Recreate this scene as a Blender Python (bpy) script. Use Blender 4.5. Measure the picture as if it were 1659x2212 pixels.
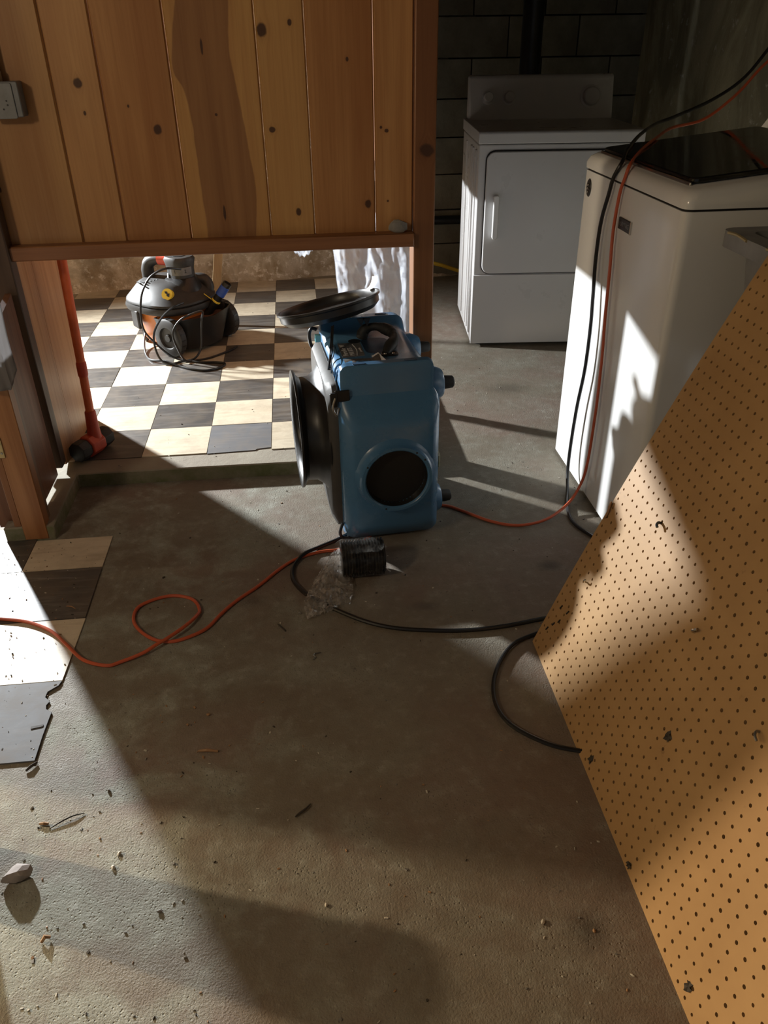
import bpy, bmesh, math, random
import numpy as np
from mathutils import Vector, Matrix, Euler

for o in list(bpy.data.objects):
    bpy.data.objects.remove(o, do_unlink=True)
SC = bpy.context.scene
COL = SC.collection
rnd = random.Random(7)
R = math.radians

# ------------------------------------------------------------------ camera, world, lights, exposure
cam_d = bpy.data.cameras.new('camera')
cam = bpy.data.objects.new('camera', cam_d); COL.objects.link(cam)
cam_d.sensor_fit = 'HORIZONTAL'; cam_d.sensor_width = 36.0
cam_d.lens = 1695.3 / 1659 * 36.0
cam_d.clip_start = 0.02
_p, _r, _y = .5472, -.0140, .1017
_f = Vector((math.sin(_y)*math.cos(_p), math.cos(_y)*math.cos(_p), -math.sin(_p)))
_rt = Vector((math.cos(_y), -math.sin(_y), 0)); _up = _rt.cross(_f)
_R = _rt*math.cos(_r) + _up*math.sin(_r); _U = -_rt*math.sin(_r) + _up*math.cos(_r)
cam.matrix_world = Matrix(((_R.x, _U.x, -_f.x, 0), (_R.y, _U.y, -_f.y, 0), (_R.z, _U.z, -_f.z, 1.3225), (0, 0, 0, 1)))
SC.camera = cam

SC.view_settings.view_transform = 'Standard'
SC.view_settings.look = 'None'
SC.view_settings.exposure = 0.0
SC.view_settings.gamma = 1.0
SC.view_settings.use_curve_mapping = False
SC.cycles.use_denoising = True
SC.cycles.max_bounces = 10
SC.cycles.diffuse_bounces = 6

wd = bpy.data.worlds.new('basement_air'); SC.world = wd; wd.use_nodes = True
wd.node_tree.nodes['Background'].inputs[0].default_value = (.90, .95, 1.0, 1)
wd.node_tree.nodes['Background'].inputs[1].default_value = .12

def lamp(name, kind, loc, energy, color, radius=.05, aim=None, **kw):
    d = bpy.data.lights.new(name, kind); d.energy = energy; d.color = color
    if kind in ('POINT', 'SPOT'): d.shadow_soft_size = radius
    for k, v in kw.items(): setattr(d, k, v)
    o = bpy.data.objects.new(name, d); COL.objects.link(o); o.location = loc
    if aim is not None:
        o.rotation_euler = (Vector(aim) - Vector(loc)).to_track_quat('-Z', 'Y').to_euler()
    return o
# the LED work light standing in the far left of the tiled room
WORK = (-2.27, 4.60, 1.25)
lamp('work_light', 'SPOT', WORK, 1620, (.94, .98, 1.0), .06, (-.15, 1.75, 1.15), spot_size=R(124), spot_blend=1.0)
# a warm lamp far off in the room at the left
lamp('side_lamp', 'POINT', (-3.3, 1.99, 1.3), 420, (1.0, .79, .53), .04)
# added warm fill light for planks and washer, no real source behind it
lamp('warm_fill', 'POINT', (-1.9, .15, 1.95), 44, (1.0, .80, .56), .15)

# ------------------------------------------------------------------ node helpers and materials
class NT:
    def __init__(s, name):
        s.m = bpy.data.materials.new(name); s.m.use_nodes = True
        s.t = s.m.node_tree; s.b = s.t.nodes['Principled BSDF']; s.out = s.t.nodes['Material Output']
    def n(s, typ, **kw):
        x = s.t.nodes.new('ShaderNode' + typ)
        for k, v in kw.items():
            if k.startswith('i_'):
                key = k[2:]; key = int(key) if key.isdigit() else key.replace('_', ' ')
                s.set(x.inputs[key], v)
            else: setattr(x, k, v)
        return x
    def set(s, inp, v):
        if isinstance(v, bpy.types.NodeSocket): s.t.links.new(v, inp)
        elif isinstance(v, bpy.types.Node): s.t.links.new(v.outputs[0], inp)
        else: inp.default_value = v
    def math(s, op, a, b=0.0, clamp=False):
        x = s.n('Math', operation=op, use_clamp=clamp); s.set(x.inputs[0], a); s.set(x.inputs[1], b); return x.outputs[0]
    def mix(s, f, a, b, blend='MIX'):
        x = s.n('Mix', data_type='RGBA', blend_type=blend); s.set(x.inputs[0], f); s.set(x.inputs[6], a); s.set(x.inputs[7], b); return x.outputs[2]
    def noise(s, vec, scale, detail=4, rough=.55, dist=0):
        x = s.n('TexNoise'); s.set(x.inputs['Vector'], vec); x.inputs['Scale'].default_value = scale
        x.inputs['Detail'].default_value = detail; x.inputs['Roughness'].default_value = rough; x.inputs['Distortion'].default_value = dist
        return x.outputs['Fac']
    def ramp(s, f, *stops):
        x = s.n('ValToRGB'); s.set(x.inputs[0], f); e = x.color_ramp.elements
        while len(e) < len(stops): e.new(.5)
        for el, (p, c) in zip(e, stops):
            el.position = p; el.color = c if len(c) == 4 else (*c, 1)
        return x.outputs[0]
    def obj(s): return s.n('TexCoord').outputs['Object']
    def mapv(s, vec, loc=(0, 0, 0), scale=(1, 1, 1), rot=(0, 0, 0)):
        x = s.n('Mapping'); s.set(x.inputs[0], vec); x.inputs[1].default_value = loc; x.inputs[2].default_value = rot; x.inputs[3].default_value = scale
        return x.outputs[0]
    def bump(s, h, strength=.3, dist=.002, normal=None):
        x = s.n('Bump'); x.inputs['Strength'].default_value = strength; x.inputs['Distance'].default_value = dist
        s.set(x.inputs['Height'], h)
        if normal is not None: s.set(x.inputs['Normal'], normal)
        return x.outputs[0]
    def fin(s, color=None, rough=None, normal=None, spec=None, **kw):
        if color is not None: s.set(s.b.inputs['Base Color'], color if not (isinstance(color, tuple) and len(color) == 3) else (*color, 1))
        if rough is not None: s.set(s.b.inputs['Roughness'], rough)
        if normal is not None: s.set(s.b.inputs['Normal'], normal)
        if spec is not None: s.set(s.b.inputs['Specular IOR Level'], spec)
        for k, v in kw.items(): s.set(s.b.inputs[k.replace('_', ' ')], v)
        return s.m
C4 = lambda *c: (*c, 1)

def simple(name, color, rough=.5, grime=.25, scale=14, bump=0.0, metal=0.0, spec=.5):
    t = NT(name); v = t.obj()
    f = t.ramp(t.noise(v, scale, 6, .65), (.35, (0, 0, 0)), (.75, (1, 1, 1)))
    dk = tuple(c*(1-grime) for c in color)
    c = t.mix(f, C4(*color), C4(*dk))
    nr = t.bump(t.noise(v, scale*9, 3), bump, .001) if bump else None
    rr = t.math('ADD', rough-.08, t.math('MULTIPLY', f, .16))
    return t.fin(c, rr, nr, spec, Metallic=metal)

def pine(name, light, dark, knots=(), band=None, seed=0, axis='z', grain=1.0, rough=.42, blotch=.5):
    """Varnished pine: long grain along `axis`, elliptical knots, an optional dark heartwood band."""
    t = NT(name); v = t.obj()
    sep = t.n('SeparateXYZ'); t.set(sep.inputs[0], v)
    if axis == 'z': a, l = sep.outputs[0], sep.outputs[2]
    elif axis == 'y': a, l = sep.outputs[0], sep.outputs[1]
    else: a, l = sep.outputs[2], sep.outputs[0]
    other = sep.outputs[1] if axis != 'y' else sep.outputs[2]
    # knots push the grain aside
    push = None; kmask = None; ring = None
    for (kx, kl, rx, rl) in knots:
        dx = t.math('DIVIDE', t.math('SUBTRACT', a, kx), rx)
        dl = t.math('DIVIDE', t.math('SUBTRACT', l, kl), rl)
        d = t.math('SQRT', t.math('ADD', t.math('MULTIPLY', dx, dx), t.math('MULTIPLY', dl, dl)))
        dw = t.math('ADD', d, t.math('MULTIPLY', t.math('SUBTRACT', t.noise(v, 70, 2), .5), .5))
        k = t.math('SUBTRACT', 1.0, t.math('MULTIPLY', t.math('SUBTRACT', dw, .8), 3.0), True)
        h = t.math('POWER', t.math('SUBTRACT', 1.0, t.math('MULTIPLY', d, .30), True), 2.0)
        kmask = k if kmask is None else t.math('MAXIMUM', kmask, k)
        ring = h if ring is None else t.math('MAXIMUM', ring, h)
        p_ = t.math('MULTIPLY', h, t.math('MULTIPLY', rx*2.2, t.math('SIGN', dx)))
        push = p_ if push is None else t.math('ADD', push, p_)
    if push is not None: a2 = t.math('SUBTRACT', a, push)
    else: a2 = a
    cmb = t.n('CombineXYZ'); t.set(cmb.inputs[0], a2); t.set(cmb.inputs[1], t.math('ADD', other, seed*3.7)); t.set(cmb.inputs[2], l)
    g1 = t.noise(t.mapv(cmb.outputs[0], scale=(26*grain, 26, 1.1)), 1.0, 4, .6, .6)
    g2 = t.noise(t.mapv(cmb.outputs[0], scale=(160*grain, 160, 4.0)), 1.0, 3, .6)
    big = t.noise(t.mapv(cmb.outputs[0], scale=(7, 7, .9)), 1.0, 2, .5)
    c = t.mix(t.ramp(g1, (.36, (0, 0, 0)), (.68, (1, 1, 1))), C4(*light), C4(*dark))
    c = t.mix(t.math('MULTIPLY', t.ramp(big, (.42, (0, 0, 0)), (.66, (1, 1, 1))), blotch), c, C4(dark[0]*.85, dark[1]*.72, dark[2]*.6))
    c = t.mix(t.math('MULTIPLY', t.math('SUBTRACT', g2, .45, True), .9), c, C4(dark[0]*.6, dark[1]*.5, dark[2]*.42))
    if band:
        def curve(pts):
            fc = t.n('FloatCurve'); mp = fc.mapping; cv = mp.curves[0]
            mp.use_clip = False
            while len(cv.points) < len(pts): cv.points.new(.5, .5)
            for q, (u, w) in zip(cv.points, sorted(pts)): q.location = (u, w)
            mp.update()
            t.set(fc.inputs['Value'], t.math('DIVIDE', t.math('SUBTRACT', l, band['l0']), band['l1']-band['l0'], True))
            return t.math('ADD', t.math('MULTIPLY', fc.outputs[0], band['w']), band['a0'])
        lo, hi = curve(band['lo']), curve(band['hi'])
        wob = t.math('MULTIPLY', t.math('SUBTRACT', t.noise(v, 9, 3), .5), .012)
        aw = t.math('ADD', a, wob)
        m1 = t.math('MULTIPLY', t.math('SUBTRACT', aw, lo), 260.0, True)
        m2 = t.math('MULTIPLY', t.math('SUBTRACT', hi, aw), 260.0, True)
        bc = t.mix(t.ramp(g1, (.3, (0, 0, 0)), (.7, (1, 1, 1))), C4(.31, .148, .060), C4(.21, .092, .036))
        c = t.mix(t.math('MULTIPLY', t.math('MULTIPLY', m1, m2), .85), c, bc)
    if kmask is not None:
        c = t.mix(t.math('MULTIPLY', ring, .45), c, C4(dark[0]*.62, dark[1]*.5, dark[2]*.42))
        c = t.mix(t.math('MULTIPLY', kmask, .92), c, C4(.055, .024, .013))
    return t.fin(c, t.math('ADD', rough, t.math('MULTIPLY', t.math('SUBTRACT', g1, .5), .15)), t.bump(g1, .08, .001), .35)

def m_floor():
    t = NT('bare_concrete'); v = t.obj()
    n1 = t.noise(v, 2.3, 7, .62); n2 = t.noise(t.mapv(v, (3, 7, 0)), 5.5, 8, .68, .4); n3 = t.noise(t.mapv(v, (9, 2, 0)), 1.5, 5, .6)
    n4 = t.noise(v, 60, 4, .7); n5 = t.noise(v, 240, 2, .6)
    c = t.mix(t.ramp(n1, (.36, (0, 0, 0)), (.62, (1, 1, 1))), C4(.165, .136, .100), C4(.205, .180, .138))
    # remains of an old red-brown floor paint
    c = t.mix(t.math('MULTIPLY', t.ramp(n3, (.47, (0, 0, 0)), (.60, (1, 1, 1))), .55), c, C4(.205, .140, .112))
    # green-grey scoured patches, more of them to the left
    sep = t.n('SeparateXYZ'); t.set(sep.inputs[0], v)
    left = t.ramp(t.math('ADD', t.math('MULTIPLY', sep.outputs[0], -.9), .35), (.15, (0, 0, 0)), (.8, (1, 1, 1)))
    p = t.math('MULTIPLY', t.ramp(n2, (.45, (0, 0, 0)), (.60, (1, 1, 1))), t.math('ADD', .25, t.math('MULTIPLY', left, .75)))
    c = t.mix(t.math('MULTIPLY', p, .9), c, C4(.275, .280, .232))
    c = t.mix(t.math('MULTIPLY', t.ramp(n4, (.58, (0, 0, 0)), (.75, (1, 1, 1))), .5), c, C4(.11, .09, .07))
    n6 = t.noise(t.mapv(v, (7, 3, 0)), 26, 6, .72)
    c = t.mix(t.math('MULTIPLY', t.ramp(n6, (.52, (0, 0, 0)), (.66, (1, 1, 1))), t.math('ADD', .18, t.math('MULTIPLY', p, .55))), c, C4(.37, .372, .320))
    c = t.mix(t.math('MULTIPLY', t.ramp(n6, (.34, (1, 1, 1)), (.46, (0, 0, 0))), .35), c, C4(.13, .105, .08))
    # damp stains with shapes of their own
    def stain(x, y, rx, ry, s=1.0):
        d = t.n('VectorMath', operation='LENGTH'); t.set(d.inputs[0], t.mapv(v, (-x/rx, -y/ry, 0), (1/rx, 1/ry, 0)))
        q = t.math('ADD', d.outputs[1], t.math('MULTIPLY', t.math('SUBTRACT', n2, .5), 1.1))
        return t.math('MULTIPLY', t.math('SUBTRACT', 1.25, t.math('MULTIPLY', q, 1.2), True), s)
    for (x, y, rx, ry, s) in ((.66, 1.80, .045, .03, .6), (.28, 1.66, .05, .025, .4), (.56, 1.30, .05, .09, .5), (.42, .74, .05, .05, .6), (.86, 3.12, .10, .06, .4), (-.19, 1.74, .05, .03, .4)):
        c = t.mix(stain(x, y, rx, ry, s), c, C4(.05, .042, .032))
    pit = t.n('TexVoronoi', feature='F1'); t.set(pit.inputs['Vector'], v); pit.inputs['Scale'].default_value = 130
    pm = t.math('MULTIPLY', t.ramp(pit.outputs['Distance'], (.10, (1, 1, 1)), (.30, (0, 0, 0))), t.ramp(n2, (.5, (0, 0, 0)), (.62, (1, 1, 1))))
    h = t.math('ADD', t.math('ADD', t.math('MULTIPLY', n4, .55), t.math('MULTIPLY', n5, .55)), t.math('ADD', t.math('MULTIPLY', n2, .35), t.math('MULTIPLY', pm, -.9)))
    return t.fin(c, t.ramp(n2, (.3, (.55,)*3), (.7, (.82,)*3)), t.bump(h, .6, .003), .3)

def m_slab():
    t = NT('slab_concrete'); v = t.obj()
    n1 = t.noise(v, 4, 7, .65); n2 = t.noise(v, 45, 4, .7); g = t.noise(t.mapv(v, (2, 5, 1)), 9, 6, .7)
    c = t.mix(t.ramp(n1, (.35, (0, 0, 0)), (.65, (1, 1, 1))), C4(.30, .275, .215), C4(.235, .20, .155))
    sep = t.n('SeparateXYZ'); t.set(sep.inputs[0], t.n('NewGeometry').outputs['Normal'])
    side = t.math('SUBTRACT', 1.0, t.math('ABSOLUTE', sep.outputs[2]), True)
    c = t.mix(t.math('MULTIPLY', side, t.ramp(g, (.35, (.25,)*3), (.6, (1, 1, 1)))), c, C4(.125, .135, .062))
    return t.fin(c, .8, t.bump(t.math('ADD', n2, n1), .5, .003), .3)

def m_tile(name, base, streak, amt, rough):
    t = NT(name); v = t.obj()
    oi = t.n('ObjectInfo').outputs['Random']
    off = t.n('CombineXYZ'); t.set(off.inputs[0], t.math('MULTIPLY', oi, 31.0)); t.set(off.inputs[1], t.math('MULTIPLY', oi, 17.0))
    va = t.n('VectorMath', operation='ADD'); t.set(va.inputs[0], v); t.set(va.inputs[1], off)
    s = t.noise(t.mapv(va.outputs[0], scale=(4.5, 40, 1)), 1.0, 5, .65, .6)
    b = t.noise(va.outputs[0], 11, 6, .65); w = t.noise(va.outputs[0], 130, 3, .7)
    c = t.mix(t.math('MULTIPLY', t.ramp(s, (.50, (0, 0, 0)), (.68, (1, 1, 1))), amt), C4(*base), C4(*streak))
    c = t.mix(t.math('MULTIPLY', t.ramp(b, (.42, (0, 0, 0)), (.72, (1, 1, 1))), .40), c, C4(.19, .145, .095))
    c = t.mix(t.math('MULTIPLY', t.ramp(w, (.66, (0, 0, 0)), (.74, (1, 1, 1))), .5), c, C4(.10, .075, .05))
    hv = t.n('HueSaturation'); t.set(hv.inputs['Color'], c); t.set(hv.inputs['Value'], t.math('ADD', .88, t.math('MULTIPLY', oi, .24)))
    return t.fin(hv.outputs[0], t.math('ADD', rough, t.math('MULTIPLY', b, .2)), t.bump(t.math('ADD', b, t.math('MULTIPLY', w, .3)), .18, .0015), .45)

def m_rubble():
    t = NT('rough_foundation'); v = t.obj()
    n1 = t.noise(v, 5, 8, .68, .5); n2 = t.noise(v, 28, 6, .72); n3 = t.noise(t.mapv(v, (4, 1, 6)), 2.2, 5, .6)
    c = t.mix(t.ramp(n1, (.36, (0, 0, 0)), (.60, (1, 1, 1))), C4(.62, .55, .44), C4(.33, .26, .17))
    c = t.mix(t.math('MULTIPLY', t.ramp(n2, (.53, (0, 0, 0)), (.62, (1, 1, 1))), .75), c, C4(.78, .74, .66))
    c = t.mix(t.math('MULTIPLY', t.ramp(n3, (.50, (0, 0, 0)), (.64, (1, 1, 1))), .6), c, C4(.12, .10, .075))
    return t.fin(c, .9, t.bump(t.math('ADD', n1, t.math('MULTIPLY', n2, .6)), .9, .012), .2)

def m_plaster():
    t = NT('stained_plaster'); v = t.obj()
    n1 = t.noise(t.mapv(v, scale=(3, 3, 1.2)), 1.0, 7, .65, .8); n2 = t.noise(v, 14, 6, .7); n3 = t.noise(v, 70, 3, .6)
    c = t.mix(t.ramp(n1, (.38, (0, 0, 0)), (.62, (1, 1, 1))), C4(.22, .205, .14), C4(.46, .435, .30))
    c = t.mix(t.ramp(n2, (.60, (0, 0, 0)), (.70, (1, 1, 1))), c, C4(.60, .58, .50))
    return t.fin(c, .85, t.bump(t.math('ADD', n2, t.math('MULTIPLY', n3, .4)), .6, .005), .2)

def m_block():
    t = NT('grey_block'); v = t.obj()
    n1 = t.noise(v, 4, 7, .65); n2 = t.noise(v, 50, 4, .7)
    c = t.mix(t.ramp(n1, (.35, (0, 0, 0)), (.65, (1, 1, 1))), C4(.26, .25, .20), C4(.15, .135, .105))
    return t.fin(c, .9, t.bump(t.math('ADD', n2, n1), .5, .004), .2)

def m_peg():
    t = NT('tan_hardboard'); v = t.obj()
    n1 = t.noise(v, 5, 5, .6); n2 = t.noise(v, 90, 4, .7); n3 = t.noise(t.mapv(v, (1, 8, 3)), 22, 5, .7)
    c = t.mix(t.ramp(n1, (.35, (0, 0, 0)), (.65, (1, 1, 1))), C4(.430, .262, .116), C4(.365, .215, .092))
    c = t.mix(t.math('MULTIPLY', t.ramp(n3, (.66, (0, 0, 0)), (.74, (1, 1, 1))), .45), c, C4(.17, .085, .035))
    return t.fin(c, .55, t.bump(n2, .06, .0006), .35)

def m_sheet(name, tint, alpha, rough=.25, gloss=.5, crease=14, ck=.25):
    """Polythene: part clear, part milky, with a sheen."""
    t = NT(name); v = t.obj()
    tr = t.n('BsdfTransparent'); tl = t.n('BsdfTranslucent'); df = t.n('BsdfDiffuse'); gl = t.n('BsdfGlossy')
    tl.inputs[0].default_value = C4(*tint); df.inputs[0].default_value = C4(*tint); gl.inputs['Roughness'].default_value = rough
    m1 = t.n('MixShader'); m1.inputs[0].default_value = .3; t.set(m1.inputs[1], tl.outputs[0]); t.set(m1.inputs[2], df.outputs[0])
    fr = t.n('Fresnel'); fr.inputs[0].default_value = 1.45
    m2 = t.n('MixShader'); t.set(m2.inputs[0], t.math('MULTIPLY', fr.outputs[0], gloss*2)); t.set(m2.inputs[1], m1.outputs[0]); t.set(m2.inputs[2], gl.outputs[0])
    m3 = t.n('MixShader')
    cr = t.math('POWER', t.math('SUBTRACT', 1.0, t.math('MULTIPLY', t.math('ABSOLUTE', t.math('SUBTRACT', t.noise(v, crease, 3, .6, .8), .5)), 9.0), True), 2.0)
    t.set(m3.inputs[0], t.math('ADD', t.math('ADD', alpha-.15, t.math('MULTIPLY', t.noise(v, 16, 5, .6), .3)), t.math('MULTIPLY', cr, ck), True))
    t.set(m3.inputs[1], tr.outputs[0]); t.set(m3.inputs[2], m2.outputs[0])
    t.t.links.new(m3.outputs[0], t.out.inputs[0])
    return t.m

M = {}
M['floor'] = m_floor(); M['slab'] = m_slab(); M['rubble'] = m_rubble(); M['plaster'] = m_plaster(); M['block'] = m_block(); M['peg'] = m_peg()
M['cream'] = m_tile('cream_tile', (.60, .525, .395), (.42, .335, .225), .5, .36)
M['black'] = m_tile('black_tile', (.075, .068, .062), (.19, .18, .165), .6, .30)
M['grey_tile'] = m_tile('grey_tile', (.095, .095, .100), (.15, .148, .148), .5, .58)
M['ceil'] = simple('dark_joist_ceiling', (.07, .05, .035), .8)
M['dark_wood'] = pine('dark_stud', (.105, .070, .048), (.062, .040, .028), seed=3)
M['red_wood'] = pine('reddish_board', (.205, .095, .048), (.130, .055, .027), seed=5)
M['post_wood'] = pine('post_pine', (.34, .165, .070), (.23, .10, .040), seed=9)
M['rail_wood'] = pine('rail_pine', (.30, .135, .058), (.19, .078, .032), seed=11, axis='x')
M['tan_wood'] = pine('tan_board', (.50, .285, .135), (.36, .19, .085), [(-.795, .615, .010, .022)], seed=14)
M['stick_wood'] = pine('pale_stick', (.60, .47, .27), (.47, .34, .18), seed=15)
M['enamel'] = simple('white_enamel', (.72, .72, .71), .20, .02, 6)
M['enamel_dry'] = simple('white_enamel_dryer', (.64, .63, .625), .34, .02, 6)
M['gap'] = simple('dark_gap', (.015, .013, .012), .8, .1)
M['glass'] = simple('dark_glass', (.012, .011, .010), .08, .3, 9)
M['chrome'] = simple('chrome', (.62, .61, .58), .18, .1, metal=1.0)
M['steel'] = simple('dull_steel', (.34, .34, .33), .42, .4, metal=.8)
M['brass'] = simple('dull_brass', (.52, .42, .22), .45, .3, metal=.5)
M['blue'] = simple('blue_polyethylene', (.080, .205, .370), .30, .2, 5, .05)
M['grey_plastic'] = simple('grey_polyethylene', (.062, .058, .052), .58, .4, 7, .05)
M['blk'] = simple('black_plastic', (.018, .018, .018), .38, .4)
M['dusty'] = simple('dusty_black_plastic', (.038, .036, .034), .55, .5, 18)
M['rubber'] = simple('black_rubber', (.020, .020, .019), .65, .3)
M['orange'] = simple('orange_plastic', (.85, .27, .06), .38, .25, 8)
M['red_plastic'] = simple('red_plastic', (.70, .10, .05), .35, .2)
M['red_paint'] = simple('worn_red_paint', (.55, .070, .030), .5, .4, 22)
M['orange_paint'] = simple('worn_orange_paint', (.72, .15, .045), .45, .3, 12)
M['orange_cord'] = simple('orange_vinyl', (.56, .105, .040), .42, .2, 6)
M['black_cord'] = simple('black_vinyl', (.016, .015, .015), .38, .3, 8)
M['yellow_cord'] = simple('yellow_vinyl', (.62, .40, .03), .45, .2)
M['white'] = simple('white_paper', (.78, .77, .74), .6, .08)
M['yellow'] = simple('yellow_sticker', (.80, .58, .05), .5, .05)
M['greylab'] = simple('grey_label', (.17, .17, .17), .45, .35, 30)
M['peel'] = simple('peeled_label', (.12, .105, .09), .6, .6, 60)
M['ink'] = simple('black_ink', (.012, .012, .012), .5, .0)
M['bluetape'] = simple('blue_tape', (.03, .09, .42), .45, .2)
M['cyan'] = simple('cyan_tag', (.20, .62, .80), .4, .1)
M['stone'] = simple('pinkish_stone', (.36, .31, .28), .85, .3, 20, .4)
M['mortar'] = simple('grey_mortar', (.23, .215, .19), .85, .4, 25, .4)
M['box_metal'] = simple('galvanized_box', (.20, .205, .205), .45, .25, 30, 0, .35)
M['sink'] = simple('grey_sink', (.25, .255, .26), .5, .3, 10)
M['sheet'] = m_sheet('milky_polythene', (.90, .93, .98), .90, .22, .7, 9, .2)
M['sheet2'] = m_sheet('grey_polythene', (.36, .35, .35), 1.1, .4, .3, 9, 0)
M['wrap'] = m_sheet('clear_wrap', (.75, .72, .66), .06, .06, .8, 30, .12)
M['tail'] = m_sheet('crumpled_wrap', (.92, .90, .86), .36, .10, 1.8, 18, .5)
M['chip'] = simple('pale_chip', (.52, .48, .40), .8, .2)
M['splinter'] = simple('wood_splinter', (.34, .19, .09), .7, .3)
M['twig'] = simple('dark_twig', (.05, .04, .03), .8, .3)

# ------------------------------------------------------------------ geometry helpers
def link(o, parent=None):
    COL.objects.link(o)
    if parent is not None: o.parent = parent
    return o
def obj(name, bm, mat, parent=None, smooth=False, bevel=0, seg=2, angle=35, sub=0):
    me = bpy.data.meshes.new(name)
    bmesh.ops.recalc_face_normals(bm, faces=bm.faces[:])
    bm.to_mesh(me); bm.free()
    for m in (mat if isinstance(mat, (list, tuple)) else [mat]): me.materials.append(m)
    if smooth or bevel:
        me.shade_smooth()
        me.set_sharp_from_angle(angle=R(angle))
    o = link(bpy.data.objects.new(name, me), parent)
    if bevel:
        b = o.modifiers.new('bevel', 'BEVEL'); b.width = bevel; b.segments = seg; b.limit_method = 'ANGLE'; b.angle_limit = R(30)
        b.harden_normals = False
    if sub:
        s = o.modifiers.new('sub', 'SUBSURF'); s.levels = sub; s.render_levels = sub
    return o
def empty(name, loc=(0, 0, 0), rz=0.0, parent=None):
    o = bpy.data.objects.new(name, None); o.location = loc; o.rotation_euler = (0, 0, rz); o.empty_display_size = .05
    return link(o, parent)
def tag(o, label, cat, group=None, kind=None):
    o['label'] = label; o['category'] = cat
    if group: o['group'] = group
    if kind: o['kind'] = kind
    return o
def struct(o, label=None):
    o['kind'] = 'structure'
    if label: o['label'] = label
    return o
def box(bm, lo, hi, mat=None, taper=None):
    x0, y0, z0 = lo; x1, y1, z1 = hi
    vs = [bm.verts.new(p) for p in ((x0, y0, z0), (x1, y0, z0), (x1, y1, z0), (x0, y1, z0), (x0, y0, z1), (x1, y0, z1), (x1, y1, z1), (x0, y1, z1))]
    if mat is not None:
        for v in vs: v.co = mat @ v.co
    for f in ((0, 3, 2, 1), (4, 5, 6, 7), (0, 1, 5, 4), (1, 2, 6, 5), (2, 3, 7, 6), (3, 0, 4, 7)): bm.faces.new([vs[i] for i in f])
    return vs
def prism(bm, pts, lo, hi, axis='z'):
    """Polygon pts extruded along an axis."""
    def P(a, b, c): return {'z': (a, b, c), 'y': (a, c, b), 'x': (c, a, b)}[axis]
    v0 = [bm.verts.new(P(a, b, lo)) for a, b in pts]; v1 = [bm.verts.new(P(a, b, hi)) for a, b in pts]
    bm.faces.new(v0[::-1]); bm.faces.new(v1); n = len(pts)
    for i in range(n): bm.faces.new((v0[i], v0[(i+1) % n], v1[(i+1) % n], v1[i]))
    return v0 + v1
def frame(d):
    d = Vector(d).normalized(); u = Vector((0, 0, 1)) if abs(d.z) < .9 else Vector((1, 0, 0))
    u = (u - d*u.dot(d)).normalized(); return d, u, d.cross(u)
def tube(bm, pts, r, n=8, caps=True):
    """Sweep a circle along points; r is a number or a list of radii."""
    pts = [Vector(p) for p in pts]; rings = []; u = None
    for i, p in enumerate(pts):
        d = (pts[min(i+1, len(pts)-1)] - pts[max(i-1, 0)])
        if d.length < 1e-9: d = Vector((0, 0, 1))
        d.normalize()
        if u is None: _, u, _ = frame(d)
        u = u - d*u.dot(d)
        if u.length < 1e-6: _, u, _ = frame(d)
        u.normalize(); w = d.cross(u); rr = r[i] if isinstance(r, (list, tuple)) else r
        rings.append([bm.verts.new(p + u*math.cos(2*math.pi*k/n)*rr + w*math.sin(2*math.pi*k/n)*rr) for k in range(n)])
    for a, b in zip(rings, rings[1:]):
        for k in range(n): bm.faces.new((a[k], a[(k+1) % n], b[(k+1) % n], b[k]))
    if caps: bm.faces.new(rings[0][::-1]); bm.faces.new(rings[-1])
def lathe(bm, prof, n=32, mat=None, a0=0.0, a1=2*math.pi):
    """Revolve (r, z) profile round Z; mat places it."""
    full = abs(a1-a0-2*math.pi) < 1e-6; rings = []
    for r_, z_ in prof:
        if r_ < 1e-6: rings.append([bm.verts.new((0, 0, z_))])
        else: rings.append([bm.verts.new((r_*math.cos(a0+(a1-a0)*k/(n if full else n-1)), r_*math.sin(a0+(a1-a0)*k/(n if full else n-1)), z_)) for k in range(n)])
    if mat is not None:
        for ring in rings:
            for v in ring: v.co = mat @ v.co
    for a, b in zip(rings, rings[1:]):
        for k in range(n if full else n-1):
            k2 = (k+1) % n
            if len(a) == 1 and len(b) == 1: continue
            if len(a) == 1: bm.faces.new((a[0], b[k], b[k2]))
            elif len(b) == 1: bm.faces.new((a[k], b[0], a[k2]))
            else: bm.faces.new((a[k], a[k2], b[k2], b[k]))
def axis_mat(loc, d, up=None):
    d, u, w = frame(d)
    if up is not None:
        u = Vector(up); u = (u - d*u.dot(d)).normalized(); w = d.cross(u)
    m = Matrix((u, w, d)).transposed().to_4x4(); m.translation = Vector(loc); return m
def spline(P, k=8, closed=False):
    P = [Vector(p) for p in P]; out = []; n = len(P)
    for i in range(n-1):
        p0 = P[max(i-1, 0)]; p1 = P[i]; p2 = P[i+1]; p3 = P[min(i+2, n-1)]
        for j in range(k):
            t = j/k
            out.append(.5*((2*p1) + (-p0+p2)*t + (2*p0-5*p1+4*p2-p3)*t*t + (-p0+3*p1-3*p2+p3)*t*t*t))
    out.append(P[-1]); return out
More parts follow.
